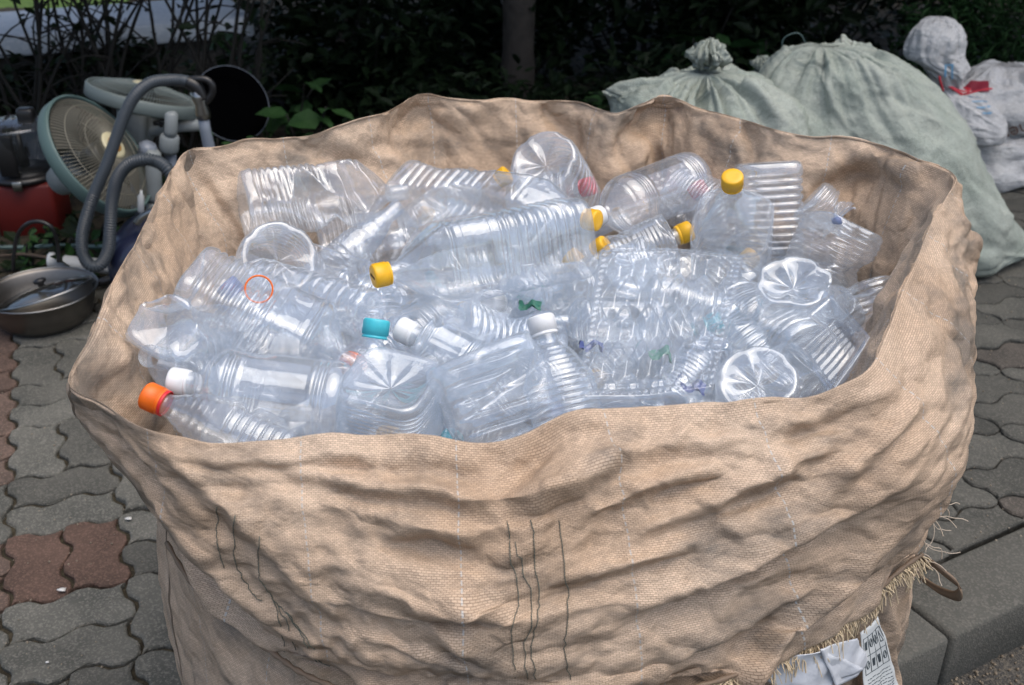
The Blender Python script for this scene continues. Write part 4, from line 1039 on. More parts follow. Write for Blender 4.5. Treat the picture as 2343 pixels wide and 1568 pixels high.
# asphalt below the kerb, and the kerb
def quad_on(name, pts, m, z, kind='structure', n_=2):
    o = mk(name, [(p[0], p[1], z) for p in pts], [(0, 1, 2, 3)], m, None, False); o['kind'] = kind; return o
a0 = KA-KD*6+KN*.01; a1 = KA+KD*8+KN*.01
quad_on('road', [a0-KN*8, a1-KN*8, a1, a0], M['asphalt'], -.13)
mb = MB(); wk = float((KB-KA)@KN)
for k in range(-6, 8):
    c_ = KA+KD*(k*1.0+.62)+KN*(wk/2); mb.box((c_[0], c_[1], -.072), (.992, wk-.006, .15), Matrix.Rotation(math.atan2(KD[1], KD[0]), 3, 'Z'), .010)
kb_ = mb.build('kerb', M['concrete']); kb_['kind'] = 'structure'
# grit and leaf litter
M['grit'] = mat('grit', (.30,.26,.20), .8, noise=((.12,.09,.06), 3, .2)); mb = MB()
for q in range(420):
    if q < 260: px, py = random.uniform(2030, 2342), random.uniform(1400, 1568); p = atz(px, py, -.128); s = random.uniform(.001, .004)
    else: px, py = random.choice([(random.uniform(0,330), random.uniform(780,1568)), (random.uniform(2200,2342), random.uniform(600,1250))]); p = atz(px, py, .002); s = random.uniform(.0008, .0028)
    mb.lathe([(-s, s*.3), (-s*.3, s), (s*.5, s*.8), (s, s*.2)], 5, p, Matrix.Rotation(random.uniform(0, 6), 3, 'X'))
tag(mb.build('grit', M['grit']), 'grit and small pebbles scattered on the road edge', 'grit', kind='stuff')
M['litter_leaf'] = mat('dry_leaf', (.25,.12,.05), .8); M['chip'] = mat('white_chip', (.6,.6,.58), .7)
def chip(lab, px, py, s, m, z=.004, nm='paper_scrap', cat='scrap'):
    c_ = atz(px, py, z); mb = MB(); P = []; k = 7
    for q in range(k): P.append(Vector((math.cos(q/k*6.28)*s*random.uniform(.5, 1.2), math.sin(q/k*6.28)*s*.5*random.uniform(.6, 1.1), random.uniform(0, s*.3))))
    P2 = [p+Vector((0, 0, .0012)) for p in P]
    mb.add(P+P2, [tuple(reversed(range(k))), tuple(range(k, 2*k))]+[(q, (q+1) % k, k+(q+1) % k, k+q) for q in range(k)])
    o = mb.build(nm, m); o.location = c_; tag(o, lab, cat)
chip('small white scrap on the red paving stones at the lower left', 142, 1352, .013, M['chip'])
chip('white chip in the paving joint beside the bag at the left', 294, 1188, .009, M['chip'])
chip('tiny white speck on the grey paving at the bottom left', 108, 1516, .006, M['chip'])
chip('brown dry leaf on the road by the kerb at the lower right', 2175, 1525, .014, M['litter_leaf'], -.125, 'dry_leaf', 'leaf')

#@@JUNK
# ================================================================== JUNK AT THE LEFT
M['steel'] = mat('brushed_steel', (.42,.42,.41), .28, metal=1.0, noise=((.28,.28,.27), 30, .3)); M['black'] = mat('black_plastic', (.012,.012,.013), .35)
M['steel_dark'] = mat('worn_steel', (.20,.19,.175), .42, metal=1.0, noise=((.18,.17,.16), 18, .3))
M['hose'] = mat('dark_grey_hose', (.045,.055,.065), .38); M['greytube'] = mat('grey_tube', (.20,.23,.27), .35, noise=((.14,.16,.2), 20, .3))
M['redplastic'] = mat('dark_red_plastic', (.13,.012,.009), .5, spec=.3, noise=((.08,.008,.007), 9, .3)); M['whitepl'] = mat('aged_white_plastic', (.28,.31,.32), .5, noise=((.17,.19,.19), 12, .3))
M['turq'] = mat('pale_turquoise_plastic', (.075,.125,.12), .5); M['wire'] = mat('dusty_grille_wire', (.20,.19,.15), .5); M['wire2'] = mat('grey_grille_wire', (.13,.16,.155), .5); M['whitetube'] = mat('white_pipe_plastic', (.6,.62,.63), .45, noise=((.45,.47,.47), 12, .3))
M['badge'] = mat('cream_badge', (.55,.50,.32), .5); M['badge2'] = mat('orange_badge_print', (.5,.25,.05), .5); M['blade'] = mat('smoky_fan_blade', (.07,.07,.06), .35, coat=.2)
M['navy'] = mat('navy_plastic', (.012,.016,.04), .3, coat=.3); M['smoke'] = pet('smoky_clear_plastic', tint=(.75,.76,.76), haze=.08, f0=.07, hazecol=(.3,.3,.3))
M['lidglass'] = pet('dark_lid_glass', tint=(.5,.51,.5), haze=.04, f0=.08, hazecol=(.15,.15,.15)); M['darksteel'] = mat('black_enamel', (.0015,.0015,.0018), .9, spec=.0)
# steel pan
c0 = atz(92, 668, .10); pan = thing('steel_pan', 'wide stainless steel pan with a glass lid lying askew inside it', 'pan', (c0.x, c0.y, 0))
mb = MB(); Rp = .166
mb.lathe([(.001,.002),(.001,.10),(.006,.118),(.03,.140),(.07,.152),(.100,.158),(.105,.164),(.108,.168),(.1095,.166),(.106,.160),(.100,.155),(.07,.148),(.03,.135),(.009,.112),(.005,.09),(.005,.002)], 72, close=False); mb.build('bowl', M['steel_dark'], pan)
mb = MB(); mb.tube([Vector((math.cos(a)*.1665, math.sin(a)*.1665, .1085)) for a in np.linspace(0, 6.283, 73)], .0022, 8, False); mb.build('rim', M['steel'], pan)
hd = Vector((.92, .38, 0)).normalized(); mb = MB(); mb.tube([hd*.15+Vector((0,0,.095)), hd*.19+Vector((0,0,.105)), hd*.26+Vector((0,0,.115)), hd*.33+Vector((0,0,.112))], [.010,.012,.014,.012], 12); mb.build('handle', M['black'], pan)
lid = thing('glass_lid', 'domed glass pan lid with steel rim and black knob, tilted inside the pan', 'lid', (c0.x+.012, c0.y, .096), rot=(R_(-9), R_(-15), 0))
mb = MB(); mb.lathe([(.0,.139),(.008,.120),(.016,.09),(.022,.05),(.024,.01)], 56, close=False); mb.build('glass', M['lidglass'], lid)
mb = MB(); mb.lathe([(-.003,.142),(.002,.144),(.004,.139),(.0,.136),(-.003,.142)], 56, close=False); mb.build('rim', M['steel'], lid)
mb = MB(); mb.lathe([(.022,.010),(.030,.009),(.034,.018),(.042,.020),(.046,.014),(.047,.002)], 24); mb.build('knob', M['black'], lid)
# food processor
c0 = atz(62, 552, .0); fy = c0.y+.10; fp = thing('food_processor', 'red food processor with a clear bowl and black feed tube', 'food processor', (at(60, 400, fy).x, fy, 0), rot=(0, 0, R_(8)))
sc_f = fy/3.4
fp.scale = (1, 1, .87); mb = MB(); mb.box((0, 0, .125), (.215, .20, .235), None, .018); mb.build('base', M['redplastic'], fp)
mb = MB(); mb.lathe([(.238,.105),(.245,.118),(.262,.118),(.270,.100),(.275,.088),(.285,.088)], 40); mb.build('collar', M['black'], fp)
mb = MB(); mb.lathe([(.283,.092),(.30,.102),(.45,.112),(.455,.116)], 48, close=False); mb.build('bowl', M['smoke'], fp)
mb = MB(); mb.lathe([(.455,.119),(.462,.119),(.474,.104),(.485,.07),(.488,.01)], 48, close=False); ld = mb.build('lid', M['smoke'], fp)
mb = MB(); mb.box((.045, 0, .50), (.058, .05, .06), None, .012); mb.build('feed_tube', M['black'], ld)
mb = MB(); mb.box((-.02, -.098, .365), (.062, .02, .17), None, .008); mb.build('handle', M['black'], fp)
mb = MB(); mb.box((.0, -.118, .245), (.034, .012, .042), None, .004); mb.build('latch', M['steel'], fp)
mb = MB(); mb.lathe([(.29,.02),(.33,.02),(.36,.012),(.43,.012)], 16); mb.build('spindle', M['black'], fp)
# fans
def fan(label, c, n_, R, ringm, wirem, badge, depth=.075, roll=0):
    t = thing('electric_fan', label, 'fan', c); t.rotation_mode = 'QUATERNION'; t.rotation_quaternion = axis_rot(n_, roll).to_quaternion()
    mb = MB(); mb.lathe([(-.022, R-.004), (-.024, R), (-.018, R+.005), (.018, R+.005), (.024, R), (.022, R-.004), (-.022, R-.004)], 80, close=False); mb.build('grille_ring', ringm, t)
    for nm, sgn in (('front_grille', 1), ('rear_grille', -1)):
        mb = MB(); nw = 96
        for k in range(nw):
            a = 2*math.pi*k/nw; pts = []
            for q in np.linspace(.22, 1, 8): tw = .35*(1-q); pts.append(Vector((R*q*math.cos(a+tw), R*q*math.sin(a+tw), sgn*(depth*(1-q**2.4)**.8*.9+.006))))
            mb.tube(pts, .00105, 4, False)
        for q in (.22, .5, .78):
            mb.tube([Vector((R*q*math.cos(a), R*q*math.sin(a), sgn*(depth*(1-q**2.4)**.8*.9+.006))) for a in np.linspace(0, 2*math.pi, 61)], .0013, 5, False)
        mb.build(nm, wirem, t)
    mb = MB(); mb.lathe([(depth*.9-.002, R*.235), (depth*.9+.008, R*.225), (depth*.9+.011, R*.18), (depth*.9+.011, .001)], 40); bd = mb.build('hub_badge', M['badge'], t)
    if badge: mb = MB(); mb.lathe([(depth*.9+.0108, R*.13), (depth*.9+.0135, R*.12), (depth*.9+.0135, .001)], 30); mb.build('badge_print', M['badge2'], bd)
    mb = MB(); mb.lathe([(-.03, R*.2), (.03, R*.2), (.038, R*.14)], 30)
    for k in range(3):
        a0 = 2*math.pi*k/3; nx, ny = 10, 12; V = []
        for i in range(nx):
            for j in range(ny):
                u = i/(nx-1); v = j/(ny-1); r = R*(.18+.72*v); a = a0+(u-.5)*(.9+.9*v)-.3*v
                V.append((r*math.cos(a), r*math.sin(a), .03*(u-.5)*(1.4-.6*v)+.004*math.sin(v*3)))
        mb.add(V, grid_faces(nx, ny, False)); 
    mb.build('blades', M['blade'], t)
    mb = MB(); mb.lathe([(-depth-.11, .03), (-depth-.105, .045), (-depth-.06, .058), (-depth+.005, .062), (-depth+.012, .05)], 32, fn=lambda z, r, a: r*(1+.06*abs(math.cos(a))**6)); mb.build('motor_housing', M['whitepl'], t)
    return t
up_ = Vector((0, math.sin(PITCH), math.cos(PITCH))); tw_ = Vector((0, -math.cos(PITCH), math.sin(PITCH))); rx_ = Vector((1, 0, 0))
f1 = fan('large fan head with pale turquoise ring, leaning back beside the food processor', at(222, 358, 3.22), rx_*.84+up_*.42+tw_*.33, .205, M['turq'], M['wire'], True)
f2 = fan('fan head with grey ring tipped face up behind the vacuum hose', at(328, 226, 3.55), rx_*.25+up_*.90+tw_*.30, .185, M['wire2'], M['wire2'], False, .05)
def px_tube(mb, pts, Y, r, seg=12, n_=0):
    P = [at(p[0], p[1], (p[2] if len(p) > 2 else Y)) for p in pts]
    if n_: P = [Vector(v) for v in spline([tuple(p) for p in P], n_)]
    mb.tube(P, r, seg); return P
# fan stands
st = thing('fan_stand', 'white fan pole with a grey sleeve standing between the fans', 'fan stand', (at(388, 380, 3.35).x, 3.35, 0))
def sub(mb, name, m, t): mb.V = [v-np.array(t.location) for v in mb.V]; return mb.build(name, m, t)
mb = MB(); px_tube(mb, [(391,257),(392,262),(391,300),(388,310)], 3.35, [.014,.021,.021,.020], 16); sub(mb, 'pole_cap', M['whitepl'], st)
mb = MB(); px_tube(mb, [(388,308),(388,314),(386,342),(386,350)], 3.36, [.026,.032,.032,.026], 16); sub(mb, 'clamp', M['whitepl'], st)
mb = MB(); px_tube(mb, [(388,340),(394,420),(398,520)], 3.38, .020, 14); sub(mb, 'sleeve', M['greytube'], st)
mb = MB(); px_tube(mb, [(352,345),(350,352),(352,450),(352,462)], 3.3, [.02,.026,.026,.024], 16); sub(mb, 'lower_pole', M['whitepl'], st)
mb = MB(); px_tube(mb, [(344,328),(340,338),(334,350),(318,352)], 3.32, [.018,.034,.030,.012], 14); sub(mb, 'knob', M['greytube'], st)
mb = MB(); px_tube(mb, [(352,460),(352,600)], 3.3, .024, 14); sub(mb, 'foot_tube', M['whitepl'], st)
st2 = thing('fan_motor', 'white fan motor box with a sideways pole behind the fan heads', 'fan motor', (at(310, 290, 3.5).x, 3.5, 0))
mb = MB(); p = at(308, 282, 3.5); mb.box(p, (.10, .11, .13), Matrix.Rotation(R_(12), 3, 'Y'), .02); sub(mb, 'housing', M['whitepl'], st2)
mb = MB(); px_tube(mb, [(318,300),(350,296),(400,290),(462,286)], 3.52, [.03,.026,.021,.020], 14); sub(mb, 'pole', M['whitepl'], st2)
mb = MB(); px_tube(mb, [(352,283),(362,282),(372,288)], 3.47, .008, 10); sub(mb, 'pivot', M['black'], st2)
mb = MB(); px_tube(mb, [(308,310),(312,380),(316,560)], 3.52, .022, 12); sub(mb, 'post', M['greytube'], st2)
# vacuum cleaner: body, hose, handle, tube
vc = thing('vacuum_cleaner', 'dark vacuum cleaner with a long looping grey hose and wand', 'vacuum cleaner', (at(345, 540, 2.95).x, 2.95, 0))
hp = [(432,188,3.1),(410,184,3.1),(380,184,3.08),(345,190,3.05),(312,215,3.02),(286,260,3.0),(264,320,2.98),(243,380,2.96),(218,438,2.94),(200,490,2.92),(188,540,2.9),(190,582,2.88),(208,608,2.86),(232,604,2.86),(248,570,2.87),(252,520,2.88),(256,462,2.9),(268,410,2.9),(292,378,2.9),(325,366,2.9),(358,370,2.9),(385,390,2.88),(402,425,2.88),(405,470,2.9),(390,520,2.92),(365,550,2.93)]
P = spline([tuple(at(*q)) for q in hp], 1300); d_ = np.concatenate([[0], np.cumsum(np.linalg.norm(np.diff(P, axis=0), axis=1))])
rad = .0175+.0016*np.sin(d_/.0075*2*math.pi); rad[:420] = .0175+.0006*np.sin(d_[:420]/.0075*2*math.pi)
mb = MB(); mb.tube([Vector(p) for p in P], list(rad), 16); sub(mb, 'hose', M['hose'], vc)
mb = MB(); px_tube(mb, [(428,188),(445,196),(456,212),(462,228)], 3.1, [.019,.021,.020,.020], 12, 12); px_tube(mb, [(436,184),(455,181),(474,184),(485,196),(486,212),(476,228),(464,238)], 3.1, .011, 12, 24); sub(mb, 'handle', M['black'], vc)
mb = MB(); px_tube(mb, [(448,208),(456,224),(460,240),(464,258),(466,272)], 3.1, [.020,.023,.018,.023,.020], 14); sub(mb, 'joint', M['steel'], vc)
mb = MB(); px_tube(mb, [(464,264),(470,300),(480,345),(500,430)], 3.1, [.017,.017,.018,.018], 14); sub(mb, 'wand', M['greytube'], vc)
mb = MB(); p = at(352, 560, 2.98); mb.box((p.x+.0, 3.02, .14), (.27, .30, .25), None, .07); sub(mb, 'body', M['navy'], vc)
mb = MB(); px_tube(mb, [(312,512),(322,500),(340,488),(360,480)], 2.93, .012, 10, 12); sub(mb, 'trim', M['steel'], vc)
mb = MB(); 
for dx in (-.06,.10): mb.lathe([(-.015,.045),(-.012,.05),(.012,.05),(.015,.045)], 24, (p.x+dx, 2.88, .05), Matrix.Rotation(R_(90), 3, 'X'))
sub(mb, 'wheels', M['black'], vc)
# standing black pan
bp_c = at(530, 238, 4.15); wok = thing('frying_pan', 'black round pan standing on its edge behind the vacuum wand', 'pan', bp_c); wok.rotation_mode = 'QUATERNION'; wok.rotation_quaternion = axis_rot(tw_*.82+rx_*.55+up_*.1).to_quaternion()
mb = MB(); mb.lathe([(-.05,.002),(-.05,.10),(-.045,.12),(.0,.152),(.004,.155),(.006,.152),(-.04,.118),(-.044,.1),(-.045,.002)], 56, close=False); mb.build('pan_body', M['darksteel'], wok)
mb = MB(); mb.tube([Vector((math.cos(a)*.1545, math.sin(a)*.1545, .005)) for a in np.linspace(0, 6.283, 73)], .0014, 6, False); mb.build('rim', M['greytube'], wok)
mb = MB(); mb.tube([Vector((-.15, .02, 0)), Vector((-.19, .03, .01)), Vector((-.2, -.02, .012)), Vector((-.15, -.03, .0))], .006, 8); mb.build('handle', M['steel'], wok)
# white tubes and cables on the soil
def tube_thing(name, label, cat, pts, Y, r, m, n_=0, seg=14, end=None):
    P = [at(p[0], p[1], (p[2] if len(p) > 2 else Y)) for p in pts]; c_ = P[0].copy()
    if n_: P = [Vector(v) for v in spline([tuple(p) for p in P], n_)]
    mb = MB(); mb.tube([p-c_ for p in P], r, seg); o = mb.build(name, m); o.location = c_; return tag(o, label, cat)
tube_thing('white_tube', 'short white plastic pipe with a collared end lying behind the steel pan', 'pipe', [(113,598),(115,598),(121,598),(124,599),(262,612),(263,612)], 3.1, [.022,.029,.029,.025,.025,.022], M['whitetube'])
tube_thing('white_tube', 'white pipe stub lying under the hose next to the vacuum body', 'pipe', [(255,580),(257,580),(298,577),(300,577)], 3.15, [.018,.022,.022,.02], M['whitetube'])
tube_thing('white_rod', 'thin white upright tube beside the large fan head', 'rod', [(323,436),(323,444),(322,450),(322,482),(320,486)], 3.05, [.003,.005,.010,.010,.007], M['whitetube'])
tube_thing('black_cable', 'black cable arching over the soil in front of the food processor', 'cable', [(30,622,3.02),(32,580,3.02),(42,535,3.02),(66,511,3.0),(95,508,3.0),(120,524,3.0),(132,560,3.02),(134,600,3.02)], 3.0, .0065, M['black'], 40, 8)
tube_thing('garden_hose', 'thin pale green hose running along the soil behind the white pipes', 'hose', [(0,566,3.28),(60,566,3.3),(140,562,3.3),(220,565,3.25),(290,560,3.2)], 3.3, .008, M['turq'], 40, 8)
tube_thing('stick', 'brown stick lying on the soil left of the white pipe', 'stick', [(0,586,3.15),(50,582,3.15),(110,590,3.1)], 3.15, .006, mat('bark', (.07,.05,.035), .9), 12, 6)

#@@SACKS
# ================================================================== SACKS AT THE RIGHT
def sack_folds(A, pleat, seed):
    nu, nv = A.shape[:2]; j = nv//2
    su = np.concatenate([[0], np.cumsum(np.linalg.norm(np.diff(A[:, j], axis=0), axis=1))])[:, None]*np.ones((1, nv)); sv = np.concatenate([np.zeros((nu, 1)), np.cumsum(np.linalg.norm(np.diff(A, axis=1), axis=2), axis=1)], 1)
    tot = sv.max(); t = sv/sv[:, -1:]; th = np.linspace(0, 2*math.pi, nu, endpoint=False)[:, None]*np.ones((1, nv)); per = su.max()
    ed = np.clip(np.minimum(th, 2*math.pi-th)/.3, .1, 1)*np.clip(t/.08, 0, 1)*np.clip((1-t)/.06, 0, 1); S = min(1, max(.55, per/2.0))
    wv = lat2(th*1.5+seed, t*3, seed+5)*.9
    pl = (1-np.abs(np.sin(th*8+wv*2+seed)))**1.5*np.clip((t-.50)/.25, 0, 1)+.6*(1-np.abs(np.sin(th*15+wv*4)))**1.5*np.clip((t-.62)/.2, 0, 1)
    lump = lat2(th*1.6+7, t*4.5, seed+1)+.5*lat2(th*4, t*9, seed+2)
    return (-pl*.24*pleat*S+lump*.024*S*(t < .9)+crease(su, sv, -.7, .25*S, .09*S, seed+30)*.007*S+crease(su, sv, 1.3, .22*S, .08*S, seed+60)*.005*S)*ed
def sack(label, rings, pleat=.0, seed=1, mt='sack_green', cat='sack', lobes=(), exc=.035, knot=None, nu0=56, nv0=30, pull=.03, group=None, name='sack', pole=1):
    """rings: (cx,cy,z,rx,ry) from the bottom to the neck"""
    Rg = spline(rings, nv0); th = np.linspace(0, 2*math.pi, nu0, endpoint=False); V = np.zeros((nu0, nv0, 3)); p = 2.35
    rad = 1/((np.abs(np.cos(th))**p+np.abs(np.sin(th))**p)**(1/p))
    for j in range(nv0):
        cx, cy, z, rx, ry = Rg[j]; t = j/(nv0-1); m = rad.copy()
        for an, tc, am, wd in lobes: m = m*(1+am*np.exp(-((t-tc)/.12)**2)*np.exp(-((np.angle(np.exp(1j*(th-an))))/wd)**2))
        pl = pleat*max(0, (t-.55)/.45)**1.2
        m = m*(1+pl*np.sin(th*9+2*np.sin(th*2+seed)+t*1.5)+pl*.5*np.sin(th*17+3*np.sin(th)))
        V[:, j] = np.stack([cx+rx*m*np.cos(th), cy+ry*m*np.sin(th), np.full(nu0, z)+rx*.02*np.sin(th*3+seed)*(t > .1)], -1)
    Cc = V; Xx = V
    for lvl in range(2):
        Cc = upsample(Cc, True); Xx = upsample(Xx, True); n1, n2 = Xx.shape[:2]; e = np.full((n1, n2), exc)
        pin = np.zeros((n1, n2)); pin[:, -3:] = .4; pin[:, :2] = .3
        if lvl == 1: Xx = push(Xx, sack_folds(Xx, pleat, seed), Xx.mean((0, 1))); Cc = Xx.copy()
        Xx = relax(Xx, Cc, True, e, e*1.0, it=[70,45][lvl], pull=pull*[1,.7][lvl], bend=.3, seed=seed+lvl, noise=[.014,.004][lvl], pin=pin, nscale=[5,16][lvl])
    Xx[..., 2] = np.maximum(Xx[..., 2], rings[0][2]+.002)
    c_ = np.array([rings[0][0], rings[0][1], rings[0][2]])
    t = thing(name, label, cat, tuple(c_), group)
    lu = np.linspace(0, 2*math.pi*rings[2][3], n1); lv = np.concatenate([[0], np.cumsum(np.linalg.norm(np.diff(Xx, axis=1), axis=2).mean(0))])
    V = Xx.reshape(-1, 3)-c_; F = grid_faces(n1, n2, True); bc = len(V); V = np.concatenate([V, Xx[:, 0].mean(0, keepdims=True)-c_])
    uv = np.stack(np.meshgrid(lu, lv, indexing='ij'), -1).reshape(-1, 2); uv = np.concatenate([uv, [[0, 0]]])
    tc2 = len(V); V = np.concatenate([V, Xx[:, -1].mean(0, keepdims=True)-c_]); uv = np.concatenate([uv, [[0, 1]]]); i = np.arange(0, n1, 2); Ft = np.stack([i*n2+n2-1, (i+1) % n1*n2+n2-1, (i+2) % n1*n2+n2-1, np.full(len(i), tc2)], -1); F = np.concatenate([F, Ft])
    Fb = np.stack([(i+2) % n1*n2, (i+1) % n1*n2, i*n2, np.full(len(i), bc)], -1); F = np.concatenate([F, Fb])
    body = mk('sack_body', V, F, M[mt], t, True, uv)
    if knot:
        kx, ky, kz, kr = knot; nx, ny = 72, 26; VV = np.zeros((nx, ny, 3)); a = np.linspace(0, 2*math.pi, nx, endpoint=False)
        for j in range(ny):
            s = j/(ny-1); r = kr*(.35+.75*math.sin(math.pi*min(1, s*1.05))**.8)*(1 if s < .8 else (1-(s-.8)/.2)*.8+.2)
            rr = r*(1+.22*np.sin(a*11+5*s+2*np.sin(a*3))+.16*np.sin(a*23+12*s)+.15*np.sin(a*2+7*s)); VV[:, j] = np.stack([kx+rr*np.cos(a), ky+rr*np.sin(a), kz-kr*.5+s*kr*1.7+.3*kr*np.sin(a*9+s*8)*s], -1)
        q = VV.reshape(-1, 3); q = q+(vnoise(q, 60, seed, 3)[:, None])*kr*.18
        mk('gathered_neck', q-c_, grid_faces(nx, ny, True), M[mt], t, True, np.stack(np.meshgrid(np.arange(nx)*.004, np.arange(ny)*.004, indexing='ij'), -1).reshape(-1, 2))
        mb = MB(); mb.tube([Vector((kx+kr*.62*math.cos(q), ky+kr*.62*math.sin(q), kz-kr*.35+.002*math.sin(q*2)))-Vector(c_) for q in np.linspace(0, 6.283*2, 50)], .004, 6); mb.build('tie_string', M['wire2'], t)
    return t, Xx
ya = 3.22
s1, _ = sack('pale green sack tied in a crumpled knot right behind the big bag', [(.63,ya,0,.24,.24),(.63,ya,.05,.29,.27),(.63,ya,.22,.305,.29),(.625,ya,.40,.30,.29),(.62,ya,.54,.285,.26),(.61,ya,.625,.22,.20),(.60,ya,.665,.12,.11),(.60,ya,.68,.04,.04)],
     pleat=.13, seed=4, lobes=((3.05,.72,.42,.35),(.2,.62,.16,.4)), knot=(.60,ya,.715,.047), exc=.03)
s2, _ = sack('huge pale green sack leaning over to the right, tallest of the sacks', [(1.32,3.42,0,.40,.22),(1.33,3.42,.04,.47,.28),(1.26,3.42,.16,.45,.32),(1.21,3.42,.30,.40,.33),(1.16,3.42,.45,.345,.30),(1.10,3.42,.57,.29,.25),(1.06,3.40,.665,.215,.18),(1.03,3.38,.715,.12,.10),(1.0,3.37,.728,.04,.03)],
     pleat=.06, seed=8, lobes=((6.1,.03,.12,.3),), exc=.032)
s2b, _ = sack('small green sack end with a tiny knot peeking between the two big green sacks', [(.93,3.85,.0,.2,.2),(.93,3.85,.2,.26,.22),(.93,3.85,.4,.22,.2),(.92,3.85,.49,.12,.1),(.92,3.85,.53,.03,.03)], pleat=.1, seed=14, knot=(.915,3.85,.55,.03))
p5 = atz(2290, 420, 0)
s5, _ = sack('plain white sack lying flat on the paving under the printed one', [(p5.x,4.25,.0,.25,.16),(p5.x,4.25,.03,.33,.22),(p5.x,4.25,.10,.34,.23),(p5.x,4.25,.17,.28,.2),(p5.x,4.25,.21,.15,.12),(p5.x,4.25,.22,.04,.04)], pleat=.03, seed=21, mt='sack_white', lobes=((5.9,.25,.15,.3),(3.5,.2,.1,.4)))
p4 = at(2310, 240, 4.3)
s4, X4 = sack('round white printed sack resting on top of the flat white one', [(p4.x,4.3,.17,.12,.10),(p4.x,4.3,.20,.22,.18),(p4.x,4.3,.28,.275,.22),(p4.x-.01,4.3,.36,.255,.2),(p4.x-.02,4.3,.425,.17,.14),(p4.x-.03,4.3,.45,.05,.05)], pleat=.04, seed=24, mt='sack_white')
p3 = at(2215, 262, 4.05); p3t = at(2178, 203, 4.08)
q1 = at(2140, 90, 4.15)
s3, X3 = sack('white sack with a bunched upper lobe bound by a red string', [(p3.x+.03,4.05,p3.z-.11,.05,.05),(p3.x+.03,4.05,p3.z-.09,.12,.1),(p3.x+.01,4.05,p3.z-.02,.125,.11),(p3.x-.02,4.06,p3.z+.06,.09,.08),(p3t.x,4.08,p3t.z,.045,.045),(p3t.x-.03,4.10,p3t.z+.07,.085,.07),(q1.x-.005,4.13,q1.z-.06,.115,.085),(q1.x-.005,4.14,q1.z+.02,.105,.08),(q1.x+.0,4.15,q1.z+.07,.06,.05),(q1.x,4.15,q1.z+.085,.01,.01)], pleat=.03, seed=27, mt='sack_white', nv0=44, exc=.04)
M['redstring'] = mat('red_string', (.55,.03,.05), .5); M['bluep'] = mat('blue_print', (.12,.30,.48), .6); M['darkred'] = mat('dark_red_print', (.22,.015,.035), .6)
mb = MB(); c_ = Vector(s3.location)
for k in range(3): mb.tube([Vector((p3t.x+.056*math.cos(a)+.006*k, 4.08+.052*math.sin(a), p3t.z+.008*math.sin(a*2+k)+.006*k-.35*.056*math.cos(a)))-c_ for a in np.linspace(0, 6.283, 40)], .0035, 6)
mb.tube([Vector(v)-c_ for v in spline([p3t+Vector((-.05,-.04,.0)), p3t+Vector((-.075,-.05,.045)), p3t+Vector((-.08,-.05,.06))], 14)], .004, 6)
mb.tube([Vector(v)-c_ for v in spline([p3t+Vector((.03,-.05,-.01)), p3t+Vector((.08,-.07,.01)), p3t+Vector((.12,-.08,.02))], 14)], .004, 6); mb.build('string', M['redstring'], s3)
def surf_patch(Xx, px0, py0, px1, py1, nx, ny, off, shape=None):
    """points on a sack under a small grid of places in the photo, lifted off the cloth"""
    Q = project(Xx); N_ = normals_grid(Xx); out = []
    toc = np.array([0, 0, CAMH])-Xx; N_ = N_*np.sign(np.sum(N_*toc, -1, keepdims=True)); near = np.median(Q[..., 2])
    for i in range(nx):
        for j in range(ny):
            px = px0+(px1-px0)*i/(nx-1); py = py0+(py1-py0)*j/(ny-1)
            d = np.hypot(Q[..., 0]-px, Q[..., 1]-py)+np.clip(Q[..., 2]-near, 0, None)*400
            w_ = np.exp(-(d/6.0)**2).reshape(-1, 1)+1e-12; out.append(((Xx+N_*off).reshape(-1, 3)*w_).sum(0)/w_.sum())
    return np.array(out).reshape(nx, ny, 3)
def decal(name, m, parent, Xx, quad, off=.006, nx=10, ny=8):
    Pp = surf_patch(Xx, *quad, nx, ny, off); return mk(name, Pp.reshape(-1, 3)-np.array(parent.location), grid_faces(nx, ny, False), m, parent, True)
decal('red_print', M['darkred'], s4, X4, (2205,188,2262,212))
# upside-down word on the white sack
up4 = surf_patch(X4, 2310, 272, 2330, 290, 3, 3, .022); cc = Vector(up4[0, 1])
zz = (Vector((0, 0, CAMH))-cc).normalized(); Rz = axis_rot(zz, 0).to_4x4() @ Matrix.Rotation(R_(180+28), 4, 'Z')
text_mesh('Chem', .075, M['ink'], s4, Matrix.Translation(cc+Vector((.045,0,-.02))-Vector(s4.location)) @ Rz, 'lettering', .001)
for q in ((2160,150,2164,176),(2176,146,2180,180),(2160,147,2180,150),(2215,222,2246,224),(2222,234,2256,236),(2232,246,2262,249),(2246,258,2266,261)):
    decal('blue_print', M['bluep'], s3, X3, q, .005, 5, 4)
wl = thing('wire_loop', 'thin green wire loop sticking up behind the green sacks', 'wire', at(1818, 110, 3.9)); mb = MB()
mb.tube([at(1818+28*math.cos(a)+3*math.sin(3*a), 108+32*math.sin(a), 3.9)-Vector(wl.location) for a in np.linspace(.6, 6.6, 40)], .0022, 6); mb.build('wire_strand', M['turq'], wl)

